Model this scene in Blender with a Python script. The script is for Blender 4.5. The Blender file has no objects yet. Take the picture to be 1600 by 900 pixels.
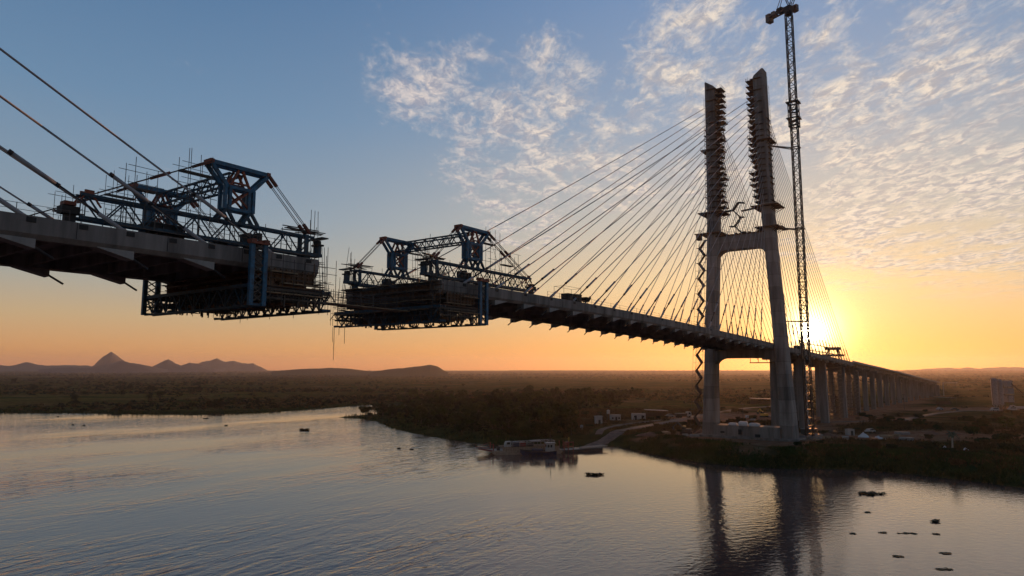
import bpy, math, random
import numpy as np
from mathutils import Vector
random.seed(7)
rng = np.random.RandomState(11)
SC = bpy.context.scene
COL = SC.collection
R = math.radians

# ------------------------------------------------------------------ frames
TH = R(36.0)
AX = (math.sin(TH), math.cos(TH))        # along the bridge, inland
NX = (math.cos(TH), -math.sin(TH))       # across the bridge
PX, PY = 85.0, 249.0                     # pylon centre on the ground
CAMZ = 28.0

def B(s, t, z):                          # bridge coordinates -> world
    return (PX - s*AX[0] + t*NX[0], PY - s*AX[1] + t*NX[1], z)

def V3(p): return Vector(p)

# ------------------------------------------------------------------ materials
MATS = {}
def nodes_of(m):
    nt = m.node_tree
    return nt, nt.nodes, nt.links

def mat(name, col, rough=0.7, metal=0.0, var=0.25, scale=1.5, col2=None, bump=0.0, streak=False, spec=0.5):
    m = bpy.data.materials.new(name); m.use_nodes = True
    nt, nd, lk = nodes_of(m)
    b = nd['Principled BSDF']
    b.inputs['Roughness'].default_value = rough
    b.inputs['Metallic'].default_value = metal
    b.inputs['Specular IOR Level'].default_value = spec
    tc = nd.new('ShaderNodeTexCoord')
    src = tc.outputs['Object']
    if streak:
        mp = nd.new('ShaderNodeMapping'); mp.inputs['Scale'].default_value = (1, 1, 0.12)
        lk.new(src, mp.inputs[0]); src = mp.outputs[0]
    n = nd.new('ShaderNodeTexNoise'); n.inputs['Scale'].default_value = scale
    n.inputs['Detail'].default_value = 6; n.inputs['Roughness'].default_value = 0.65
    lk.new(src, n.inputs['Vector'])
    r = nd.new('ShaderNodeValToRGB')
    c2 = col2 or tuple(c*(1-var) for c in col)
    r.color_ramp.elements[0].position = 0.32; r.color_ramp.elements[0].color = (*c2, 1)
    r.color_ramp.elements[1].position = 0.68; r.color_ramp.elements[1].color = (*[min(1, c*(1+var*0.6)) for c in col], 1)
    lk.new(n.outputs['Fac'], r.inputs[0]); lk.new(r.outputs[0], b.inputs['Base Color'])
    if bump:
        bp = nd.new('ShaderNodeBump'); bp.inputs['Strength'].default_value = bump
        lk.new(n.outputs['Fac'], bp.inputs['Height']); lk.new(bp.outputs[0], b.inputs['Normal'])
    MATS[name] = m
    return m

def M(k): return MATS[k]
mat('concrete', (0.25, 0.225, 0.205), 0.85, var=0.55, scale=0.42, streak=True, bump=0.15)
mat('concrete_new', (0.36, 0.34, 0.315), 0.8, var=0.3, scale=0.5, streak=True)
mat('blue_steel', (0.026, 0.135, 0.245), 0.6, metal=0.0, var=0.5, scale=1.6, col2=(0.03, 0.06, 0.085))
mat('dark_blue_steel', (0.016, 0.065, 0.105), 0.65, metal=0.0, var=0.5, scale=1.6, col2=(0.03, 0.032, 0.034))
mat('orange_steel', (0.27, 0.06, 0.022), 0.6, var=0.4, scale=2, col2=(0.15, 0.045, 0.025))
mat('steel', (0.07, 0.065, 0.06), 0.5, metal=0.6, var=0.4, scale=2)
mat('scaffold_steel', (0.10, 0.085, 0.075), 0.5, metal=0.5, var=0.4, scale=3)
mat('plywood', (0.17, 0.095, 0.05), 0.8, var=0.4, scale=2)
mat('plank', (0.33, 0.23, 0.14), 0.85, var=0.4, scale=2)
mat('dark_box', (0.025, 0.022, 0.02), 0.7)
mat('cable_pipe', (0.40, 0.39, 0.40), 0.75, var=0.15, spec=.12)
mat('cable_black', (0.06, 0.06, 0.065), 0.75, var=0.2, spec=.12)
mat('crane_steel', (0.055, 0.045, 0.04), 0.5, metal=0.3, var=0.4, scale=2)
mat('white_paint', (0.43, 0.42, 0.40), 0.55, var=0.3)
mat('white_tarp', (0.80, 0.79, 0.80), 0.6, var=0.15)
mat('sheet_roof', (0.30, 0.28, 0.27), 0.6, metal=0.0, var=0.35)
mat('glass_dark', (0.02, 0.025, 0.03), 0.08, var=0.1)
mat('rubber', (0.02, 0.02, 0.02), 0.8)
mat('boat_blue', (0.016, 0.032, 0.085), 0.4, var=0.3)
mat('boat_deck', (0.42, 0.32, 0.235), 0.8, var=0.35)
mat('red_paint', (0.26, 0.045, 0.035), 0.5, var=0.3)
mat('yellow_paint', (0.60, 0.36, 0.04), 0.5, var=0.3)
mat('bark', (0.09, 0.065, 0.045), 0.9, var=0.4, scale=4)
mat('palm_bark', (0.42, 0.38, 0.33), 0.9, var=0.3, scale=4)
mat('leaf_dark', (0.020, 0.027, 0.008), 0.85, var=0.6, scale=0.25, spec=0.05)
mat('leaf_mid', (0.046, 0.050, 0.015), 0.85, var=0.55, scale=0.25, spec=0.05)
mat('leaf_dry', (0.115, 0.074, 0.030), 0.85, var=0.5, scale=0.25, spec=0.0)
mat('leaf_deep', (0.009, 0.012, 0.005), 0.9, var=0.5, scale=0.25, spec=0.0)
mat('reed', (0.045, 0.066, 0.016), 0.85, var=0.5, scale=0.06, col2=(0.07, 0.052, 0.02), spec=0.0)
mat('hyacinth', (0.035, 0.05, 0.018), 0.6, var=0.5, scale=1.5, spec=0.2)
mat('palm_leaf', (0.07, 0.09, 0.04), 0.6, var=0.3)
mat('road_dirt', (0.18, 0.12, 0.088), 0.95, var=0.45, scale=0.35)
mat('soil', (0.25, 0.13, 0.08), 0.95, var=0.4, scale=0.6)
mat('hill_rock', (0.075, 0.06, 0.05), 0.95, var=0.35, scale=0.004)
def lifts(m, h):
    nt, nd, lk = nodes_of(m); b = nd['Principled BSDF']; src = b.inputs['Base Color'].links[0].from_socket
    geo = nd.new('ShaderNodeNewGeometry'); sp = nd.new('ShaderNodeSeparateXYZ'); lk.new(geo.outputs['Position'], sp.inputs[0])
    d = nd.new('ShaderNodeMath'); d.operation = 'DIVIDE'; d.inputs[1].default_value = h; lk.new(sp.outputs[2], d.inputs[0])
    f = nd.new('ShaderNodeMath'); f.operation = 'FLOOR'; lk.new(d.outputs[0], f.inputs[0])
    wn = nd.new('ShaderNodeTexWhiteNoise'); wn.noise_dimensions = '1D'; lk.new(f.outputs[0], wn.inputs['W'])
    fr = nd.new('ShaderNodeMath'); fr.operation = 'FRACT'; lk.new(d.outputs[0], fr.inputs[0])
    ln = nd.new('ShaderNodeMapRange'); ln.inputs[1].default_value = 0; ln.inputs[2].default_value = .05; ln.inputs[3].default_value = .55; ln.inputs[4].default_value = 1; lk.new(fr.outputs[0], ln.inputs[0])
    tone = nd.new('ShaderNodeMapRange'); tone.inputs[3].default_value = .72; tone.inputs[4].default_value = 1.15; lk.new(wn.outputs['Value'], tone.inputs[0])
    mu = nd.new('ShaderNodeMath'); mu.operation = 'MULTIPLY'; lk.new(ln.outputs[0], mu.inputs[0]); lk.new(tone.outputs[0], mu.inputs[1])
    cx = nd.new('ShaderNodeCombineXYZ')
    for i in range(3): lk.new(mu.outputs[0], cx.inputs[i])
    mx = nd.new('ShaderNodeMix'); mx.data_type = 'RGBA'; mx.blend_type = 'MULTIPLY'; mx.inputs[0].default_value = 1; lk.new(src, mx.inputs[6]); lk.new(cx.outputs[0], mx.inputs[7]); lk.new(mx.outputs[2], b.inputs['Base Color'])
lifts(mat('tower_concrete', (0.33, 0.29, 0.265), 0.85, var=0.5, scale=0.5, streak=True, bump=0.15), 4.4)
def vary(m):
    nt, nd, lk = nodes_of(m); b = nd['Principled BSDF']; src = b.inputs['Base Color'].links[0].from_socket
    oi = nd.new('ShaderNodeObjectInfo'); r_ = nd.new('ShaderNodeValToRGB'); e = r_.color_ramp.elements; e[0].color = (.55, .62, .6, 1); e[1].color = (1.7, 1.5, 1.1, 1)
    lk.new(oi.outputs['Random'], r_.inputs[0])
    mx = nd.new('ShaderNodeMix'); mx.data_type = 'RGBA'; mx.blend_type = 'MULTIPLY'; mx.inputs[0].default_value = 1; lk.new(src, mx.inputs[6]); lk.new(r_.outputs[0], mx.inputs[7]); lk.new(mx.outputs[2], b.inputs['Base Color'])
vary(mat('crown_leaf', (0.024, 0.044, 0.010), 0.85, var=0.6, scale=0.25, spec=0.05)); vary(mat('crown_leaf_light', (0.048, 0.064, 0.016), 0.85, var=0.55, scale=0.25, spec=0.05))
m = bpy.data.materials.new('lamp_glow'); m.use_nodes = True
_b = m.node_tree.nodes['Principled BSDF']
_b.inputs['Emission Color'].default_value = (1, 0.97, 0.95, 1); _b.inputs['Emission Strength'].default_value = 40
MATS['lamp_glow'] = m

# ------------------------------------------------------------------ mesh builder
class MB:
    def __init__(s): s.v = []; s.f = []
    def quadbox(s, c):                    # 8 corners: bottom 4 (ccw), top 4
        k = len(s.v); s.v += [tuple(p) for p in c]
        for f in ((3, 2, 1, 0), (4, 5, 6, 7), (0, 1, 5, 4), (1, 2, 6, 5), (2, 3, 7, 6), (3, 0, 4, 7)):
            s.f.append(tuple(k+i for i in f))
        return s
    def bar(s, p, q, w, h=None, up=None):
        p, q = V3(p), V3(q); d = q-p
        if d.length < 1e-6: return s
        d.normalize(); h = h or w
        u = V3(up) if up else (Vector((0, 0, 1)) if abs(d.z) < 0.95 else Vector((AX[0], AX[1], 0)))
        x = d.cross(u); x.normalize(); y = x.cross(d); y.normalize()
        a, b = x*(w/2), y*(h/2)
        return s.quadbox([p-a-b, p+a-b, p+a+b, p-a+b, q-a-b, q+a-b, q+a+b, q-a+b])
    def tube(s, p, q, r, n=6, r2=None):
        p, q = V3(p), V3(q); d = q-p
        if d.length < 1e-6: return s
        d.normalize(); r2 = r if r2 is None else r2
        u = Vector((0, 0, 1)) if abs(d.z) < 0.95 else Vector((1, 0, 0))
        x = d.cross(u).normalized(); y = x.cross(d)
        k = len(s.v)
        for c, rr in ((p, r), (q, r2)):
            for i in range(n):
                a = 2*math.pi*i/n
                s.v.append(tuple(c + x*(rr*math.cos(a)) + y*(rr*math.sin(a))))
        for i in range(n):
            j = (i+1) % n
            s.f.append((k+i, k+j, k+n+j, k+n+i))
        s.f.append(tuple(k+i for i in range(n))[::-1]); s.f.append(tuple(k+n+i for i in range(n)))
        return s
    def path(s, pts, r, n=6):
        for a, b in zip(pts[:-1], pts[1:]): s.tube(a, b, r, n)
        return s
    def bx(s, s0, s1, t0, t1, z0, z1):    # box in bridge coordinates
        return s.quadbox([B(s0, t0, z0), B(s1, t0, z0), B(s1, t1, z0), B(s0, t1, z0),
                          B(s0, t0, z1), B(s1, t0, z1), B(s1, t1, z1), B(s0, t1, z1)])
    def box(s, c, size, rz=0.0):          # box in world coordinates standing on c
        cx, cy, cz = c; lx, ly, lz = size; co, si = math.cos(rz), math.sin(rz)
        P = []
        for z in (cz, cz+lz):
            for x, y in ((-lx/2, -ly/2), (lx/2, -ly/2), (lx/2, ly/2), (-lx/2, ly/2)):
                P.append((cx+x*co-y*si, cy+x*si+y*co, z))
        return s.quadbox(P)
    def loft(s, rings, cap=True):
        k = len(s.v); n = len(rings[0])
        for r_ in rings: s.v += [tuple(p) for p in r_]
        for a in range(len(rings)-1):
            for i in range(n):
                j = (i+1) % n
                s.f.append((k+a*n+i, k+a*n+j, k+(a+1)*n+j, k+(a+1)*n+i))
        if cap:
            s.f.append(tuple(k+i for i in range(n))[::-1])
            s.f.append(tuple(k+(len(rings)-1)*n+i for i in range(n)))
        return s
    def quad(s, a, b, c, d):
        k = len(s.v); s.v += [tuple(a), tuple(b), tuple(c), tuple(d)]; s.f.append((k, k+1, k+2, k+3)); return s
    def add(s, o):
        k = len(s.v); s.v += o.v; s.f += [tuple(i+k for i in f) for f in o.f]; return s

LOC = {}
def link(name, mb, m, parent=None, smooth=False, bevel=0.0):
    base = LOC.get(parent.name, (0, 0, 0)) if parent else (0, 0, 0)
    me = bpy.data.meshes.new(name)
    vs = mb.v
    if parent: vs = [(a-base[0], b-base[1], c-base[2]) for a, b, c in vs]
    me.from_pydata(vs, [], mb.f); me.update()
    me.materials.append(M(m) if isinstance(m, str) else m)
    if smooth:
        for p in me.polygons: p.use_smooth = True
    o = bpy.data.objects.new(name, me); COL.objects.link(o)
    if parent: o.parent = parent
    LOC[o.name] = base
    if bevel:
        md = o.modifiers.new('bevel', 'BEVEL'); md.width = bevel; md.segments = 1; md.limit_method = 'ANGLE'
    return o

def tag(o, label, cat, group=None):
    o['label'] = label; o['category'] = cat
    if group: o['group'] = group
    return o
def root(name, loc, label, cat, group=None):
    o = bpy.data.objects.new(name, None); COL.objects.link(o)
    o.location = loc; o.empty_display_size = 0.5; LOC[o.name] = tuple(loc)
    return tag(o, label, cat, group)
def struct(o): o['kind'] = 'structure'; return o
def stuff(o): o['kind'] = 'stuff'; return o
def copy_tree(o, loc, rz=0, sc=(1, 1, 1), label=None):
    r_ = o.copy(); COL.objects.link(r_); r_.location = loc; r_.rotation_euler = (0, 0, rz); r_.scale = sc
    if label: r_['label'] = label
    for ch in list(o.children):
        c = ch.copy(); COL.objects.link(c); c.parent = r_
        for g in list(ch.children):
            d = g.copy(); COL.objects.link(d); d.parent = c
    return r_
ORD = ('longest second third fourth fifth sixth seventh eighth ninth tenth eleventh twelfth thirteenth fourteenth '
       'fifteenth sixteenth seventeenth eighteenth nineteenth shortest').split()

# ------------------------------------------------------------------ bridge profile
ZS = [(320, 39.4), (260, 40.8), (231, 41.15), (200, 41.25), (188, 41.3), (160, 41.25), (134, 41.1), (110, 40.7), (63, 39.4), (30, 38.3), (0, 37.2),
      (-50, 35.5), (-94, 33.9), (-175, 31.0), (-240, 28.7), (-300, 26.2), (-373, 22.5), (-440, 19.1), (-500, 16.0)]
_zs = np.array(ZS)[::-1]
_xs = np.linspace(-500, 320, 1641)
_zi = np.interp(_xs, _zs[:, 0], _zs[:, 1])
_k = np.hanning(81); _k /= _k.sum()
_zi = np.convolve(np.pad(_zi, 40, mode='edge'), _k, 'valid')
def ZD(s): return float(np.interp(s, _xs, _zi))
def TC(s): return 0.0 if s > -150 else 1.08e-4*(s+150)**2      # gentle curve of the approach

# ------------------------------------------------------------------ terrain
BANK = [(-900, 520), (-560, 476), (-420, 462), (-337, 456), (-265, 447), (-201, 437), (-165, 455), (-140, 500), (-122, 548), (-95, 575), (-40, 600), (40, 640),
        (45, 625), (-30, 580), (-70, 548), (-92, 505), (-92, 470), (-84, 440), (-96, 421), (-104, 413), (-88, 403), (-74, 380), (-62, 345), (-50, 320), (-38, 300), (-27, 284), (-15, 269),
        (-2, 258), (12, 256), (30, 256), (38, 257.5), (43, 245), (50, 226), (57, 213.5), (68, 203), (79, 199.5), (90, 199.5), (97, 198), (107, 189.5),
        (117, 177.5), (122, 167), (135, 140), (150, 95), (190, 20), (300, -120), (500, -400)]
WPOLY = np.array(BANK + [(400, -900), (-1200, -900), (-1200, 540)], float)
def sdist(x, y):
    x = np.asarray(x, float); y = np.asarray(y, float)
    P = WPOLY; n = len(P); dm = np.full(x.shape, 1e12); ins = np.zeros(x.shape, bool)
    for i in range(n):
        ax, ay = P[i]; bx, by = P[(i+1) % n]
        dx, dy = bx-ax, by-ay; L = dx*dx+dy*dy
        u = np.clip(((x-ax)*dx+(y-ay)*dy)/L, 0, 1)
        dm = np.minimum(dm, (x-ax-u*dx)**2+(y-ay-u*dy)**2)
        c = ((ay > y) != (by > y))
        with np.errstate(divide='ignore', invalid='ignore'):
            xi = (bx-ax)*(y-ay)/(by-ay if by != ay else 1e-9)+ax
        ins ^= c & (x < xi)
    d = np.sqrt(dm)
    return np.where(ins, -d, d)
def vnoise(x, y, sc, seed):
    r_ = np.random.RandomState(seed); T = r_.rand(64, 64)
    u = x/sc; v = y/sc; i = np.floor(u).astype(int); j = np.floor(v).astype(int); fu = u-i; fv = v-j
    fu = fu*fu*(3-2*fu); fv = fv*fv*(3-2*fv)
    g = lambda a, b: T[a % 64, b % 64]
    return (g(i, j)*(1-fu)+g(i+1, j)*fu)*(1-fv)+(g(i, j+1)*(1-fu)+g(i+1, j+1)*fu)*fv
def sstep(a, b, x):
    t = np.clip((x-a)/(b-a), 0, 1); return t*t*(3-2*t)
def terr(x, y):
    x = np.asarray(x, float); y = np.asarray(y, float)
    d = sdist(x, y) + (vnoise(x, y, 7, 3)-0.5)*3.0*sstep(0, 8, np.abs(sdist(x, y))) + (vnoise(x, y, 2.6, 4)-0.5)*1.4
    site = sstep(-60, 20, x)
    ramp = np.exp(-(((x-30)*0.9+(y-262)*0.1)/10.0)**2)*sstep(300, 262, y)      # lower where the ferry ramp meets the water
    hb = 1.1 + site*2.9
    wid = 9 + 6*site + 26*ramp
    z = hb*np.clip(d/wid, 0, 1)**0.75
    z = np.where(d < 0, np.maximum(d*0.35, -3.0), z)
    rough = sstep(6, 40, d)
    z = z + rough*((vnoise(x, y, 40, 5)-0.5)*1.2*(1-0.6*site) + (vnoise(x, y, 11, 6)-0.5)*0.35)
    rr_ = np.hypot(x, y)
    z = z + sstep(900, 4000, rr_)*(vnoise(x, y, 500, 8)-0.4)*4 + sstep(3500, 8500, rr_)*18
    return z
def tz(x, y): return float(terr(np.array([x]), np.array([y]))[0])

def bare_at(x, y):
    s_ = -((x-PX)*AX[0]+(y-PY)*AX[1]); t_ = (x-PX)*NX[0]+(y-PY)*NX[1]
    n1 = vnoise(x, y, 14, 21); n2 = vnoise(x, y, 45, 22); n3 = vnoise(x*.5+y*.2, y, 5, 23)
    dirt = np.maximum.reduce([
        np.exp(-((s_+10)/42)**2-((t_+4)/34)**2)*1.35,
        np.exp(-((s_+95)/60)**2-((t_+38)/32)**2)*1.3,
        np.exp(-((x-150)/75)**2-((y-262)/26)**2)*1.1,
        np.exp(-((x-150)/60)**2-((y-345)/40)**2)*1.1,
        np.exp(-((x-285)/90)**2-((y-425)/26)**2)*1.25,
        np.exp(-((x-56)/22)**2-((y-258)/9)**2)*1.2,
        np.exp(-((t_-12)/15)**2)*(s_ < -20)*(s_ > -520)*0.95])
    return np.clip(dirt*1.3 + (n1-0.5)*0.9 + (n2-0.5)*0.5 + (n3-.5)*.5 - 0.28, 0, 1)

def build_ground():
    az = np.concatenate([np.linspace(-180, -46, 40)[:-1], np.linspace(-46, 46, 760), np.linspace(46, 180, 40)[1:]])
    rad = np.concatenate([np.geomspace(40, 160, 20)[:-1], np.geomspace(160, 760, 300)[:-1], np.geomspace(760, 9000, 110)])
    A_, R_ = np.meshgrid(np.radians(az), rad)
    X = R_*np.sin(A_); Y = R_*np.cos(A_)
    Z = terr(X, Y)
    nr, na = X.shape
    V = np.stack([X.ravel(), Y.ravel(), Z.ravel()], 1)
    i = np.arange(nr-1)[:, None]*na + np.arange(na-1)[None]
    F = np.stack([i, i+1, i+na+1, i+na], -1).reshape(-1, 4)
    # winding: normal up
    F = F[:, ::-1]
    me = bpy.data.meshes.new('ground')
    me.vertices.add(len(V)+1); me.vertices.foreach_set('co', np.vstack([V, [[0, 0, -3]]]).ravel())
    fan = [(len(V), k+1, k) for k in range(na-1)]
    nl = F.size + 3*len(fan)
    me.loops.add(nl); me.polygons.add(len(F)+len(fan))
    li = np.concatenate([F.ravel(), np.array(fan)[:, ::-1].ravel()]).astype(np.int32)
    me.loops.foreach_set('vertex_index', li)
    st = np.concatenate([np.arange(len(F))*4, F.size+np.arange(len(fan))*3]).astype(np.int32)
    me.polygons.foreach_set('loop_start', st)
    me.update(calc_edges=True); me.validate()
    d = sdist(X, Y).ravel()
    x, y = V[:, 0], V[:, 1]
    dirt = bare_at(x, y)*sstep(4, 10, d)
    at = me.attributes.new('bare', 'FLOAT', 'POINT'); at.data.foreach_set('value', np.append(dirt, 0).astype(np.float32))
    wet = sstep(40, 4, d)
    at = me.attributes.new('bank', 'FLOAT', 'POINT'); at.data.foreach_set('value', np.append(wet, 0).astype(np.float32))
    for p in me.polygons: p.use_smooth = True
    m = bpy.data.materials.new('ground_cover'); m.use_nodes = True
    nt, nd, lk = nodes_of(m); b = nd['Principled BSDF']; b.inputs['Roughness'].default_value = 1.0; b.inputs['Specular IOR Level'].default_value = 0.0
    geo = nd.new('ShaderNodeNewGeometry')
    def noise(sc, det=5, scl=(1, 1, 1)):
        mp = nd.new('ShaderNodeMapping'); mp.inputs['Scale'].default_value = scl; lk.new(geo.outputs['Position'], mp.inputs[0])
        n = nd.new('ShaderNodeTexNoise'); n.inputs['Scale'].default_value = sc; n.inputs['Detail'].default_value = det; n.inputs['Roughness'].default_value = 0.6
        lk.new(mp.outputs[0], n.inputs['Vector']); return n.outputs['Fac']
    def ramp(fac, stops):
        r_ = nd.new('ShaderNodeValToRGB'); e = r_.color_ramp.elements
        while len(e) < len(stops): e.new(0.5)
        for k, (p, c) in enumerate(stops): e[k].position = p; e[k].color = (*c, 1)
        lk.new(fac, r_.inputs[0]); return r_.outputs[0]
    def mix(f, a, b_, mode='MIX'):
        x_ = nd.new('ShaderNodeMix'); x_.data_type = 'RGBA'; x_.blend_type = mode
        if isinstance(f, float): x_.inputs[0].default_value = f
        else: lk.new(f, x_.inputs[0])
        lk.new(a, x_.inputs[6]); lk.new(b_, x_.inputs[7]); return x_.outputs[2]
    veg = ramp(noise(0.012, 8, (0.45, 1, 1)), [(0.34, (0.036, 0.050, 0.014)), (0.45, (0.080, 0.085, 0.024)), (0.54, (0.140, 0.100, 0.038)), (0.62, (0.085, 0.092, 0.026)), (0.72, (0.15, 0.105, 0.040))])
    fine = ramp(noise(0.22, 8), [(0.35, (0.45, 0.45, 0.45)), (0.65, (1.3, 1.25, 1.15))])
    veg = mix(1.0, veg, fine, 'MULTIPLY')
    far = ramp(noise(0.0016, 10, (1, 0.35, 1)), [(0.35, (0.45, 0.5, 0.45)), (0.62, (1.5, 1.4, 1.3))])
    veg = mix(0.8, veg, far, 'MULTIPLY')
    a1 = nd.new('ShaderNodeAttribute'); a1.attribute_name = 'bank'
    bank = ramp(noise(0.15, 6), [(0.35, (0.022, 0.032, 0.010)), (0.65, (0.055, 0.066, 0.02))])
    veg = mix(a1.outputs['Fac'], veg, bank)
    a2 = nd.new('ShaderNodeAttribute'); a2.attribute_name = 'bare'
    soil = ramp(noise(0.35, 8), [(0.3, (0.22, 0.09, 0.05)), (0.5, (0.34, 0.17, 0.095)), (0.7, (0.42, 0.26, 0.17))])
    col = mix(a2.outputs['Fac'], veg, soil)
    lk.new(col, b.inputs['Base Color'])
    bp = nd.new('ShaderNodeBump'); bp.inputs['Strength'].default_value = 0.7; bp.inputs['Distance'].default_value = 0.5
    lk.new(noise(0.5, 8), bp.inputs['Height']); lk.new(bp.outputs[0], b.inputs['Normal'])
    me.materials.append(m)
    o = bpy.data.objects.new('ground', me); COL.objects.link(o); struct(o)

def build_water():
    mb = MB(); n = 64; 
    P = [(1500*math.cos(2*math.pi*i/n), 1500*math.sin(2*math.pi*i/n), 0.0) for i in range(n)]
    mb.v = P; mb.f = [tuple(range(n))]
    m = bpy.data.materials.new('river_water'); m.use_nodes = True
    nt, nd, lk = nodes_of(m); b = nd['Principled BSDF']
    b.inputs['Base Color'].default_value = (0.165, 0.092, 0.076, 1); b.inputs['Roughness'].default_value = 0.03
    b.inputs['IOR'].default_value = 1.45; b.inputs['Specular Tint'].default_value = (1, .88, .82, 1)
    geo = nd.new('ShaderNodeNewGeometry')
    def noise(sc, det, scl, rot, dist=0.0, rg=0.5):
        m0 = nd.new('ShaderNodeMapping'); m0.inputs['Rotation'].default_value = (0, 0, rot); lk.new(geo.outputs['Position'], m0.inputs[0])
        mp = nd.new('ShaderNodeMapping'); mp.inputs['Scale'].default_value = scl; lk.new(m0.outputs[0], mp.inputs[0])
        n_ = nd.new('ShaderNodeTexNoise'); n_.inputs['Scale'].default_value = sc; n_.inputs['Detail'].default_value = det
        n_.inputs['Distortion'].default_value = dist; n_.inputs['Roughness'].default_value = rg
        lk.new(mp.outputs[0], n_.inputs['Vector']); return n_.outputs['Fac']
    def mth(op, a, b_):
        x = nd.new('ShaderNodeMath'); x.operation = op
        for k, q in enumerate((a, b_)):
            if isinstance(q, (int, float)): x.inputs[k].default_value = q
            else: lk.new(q, x.inputs[k])
        return x.outputs[0]
    def rmp(f, a, b_):
        x = nd.new('ShaderNodeMapRange'); x.inputs[1].default_value = a; x.inputs[2].default_value = b_; x.interpolation_type = 'SMOOTHSTEP'
        lk.new(f, x.inputs[0]); return x.outputs[0]
    long_ = noise(0.34, 2.5, (0.36, 1, 1), R(-60), 1.2)        # long low ripples running across the left water
    chop = noise(0.9, 4, (0.7, 1, 1), R(-15), 0.3)
    tiny = noise(2.6, 3, (0.6, 1, 1), R(-40))
    gust = rmp(noise(0.014, 3, (0.5, 1, 1), R(-50)), 0.36, 0.64)
    spx = nd.new('ShaderNodeSeparateXYZ'); lk.new(geo.outputs['Position'], spx.inputs[0])
    lee = rmp(spx.outputs[0], 40, -20)                      # the long ripples die out toward the right bank
    h = mth('ADD', mth('MULTIPLY', long_, mth('ADD', mth('MULTIPLY', mth('MULTIPLY', gust, lee), 0.33), 0.012)),
            mth('ADD', mth('MULTIPLY', chop, mth('ADD', mth('MULTIPLY', gust, 0.06), 0.02)), mth('MULTIPLY', tiny, 0.004)))
    bp = nd.new('ShaderNodeBump'); bp.inputs['Strength'].default_value = 1.0; bp.inputs['Distance'].default_value = 1.0
    lk.new(h, bp.inputs['Height']); lk.new(bp.outputs[0], b.inputs['Normal'])
    o = link('water', mb, m); struct(o)
    return o

build_ground(); build_water()

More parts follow.
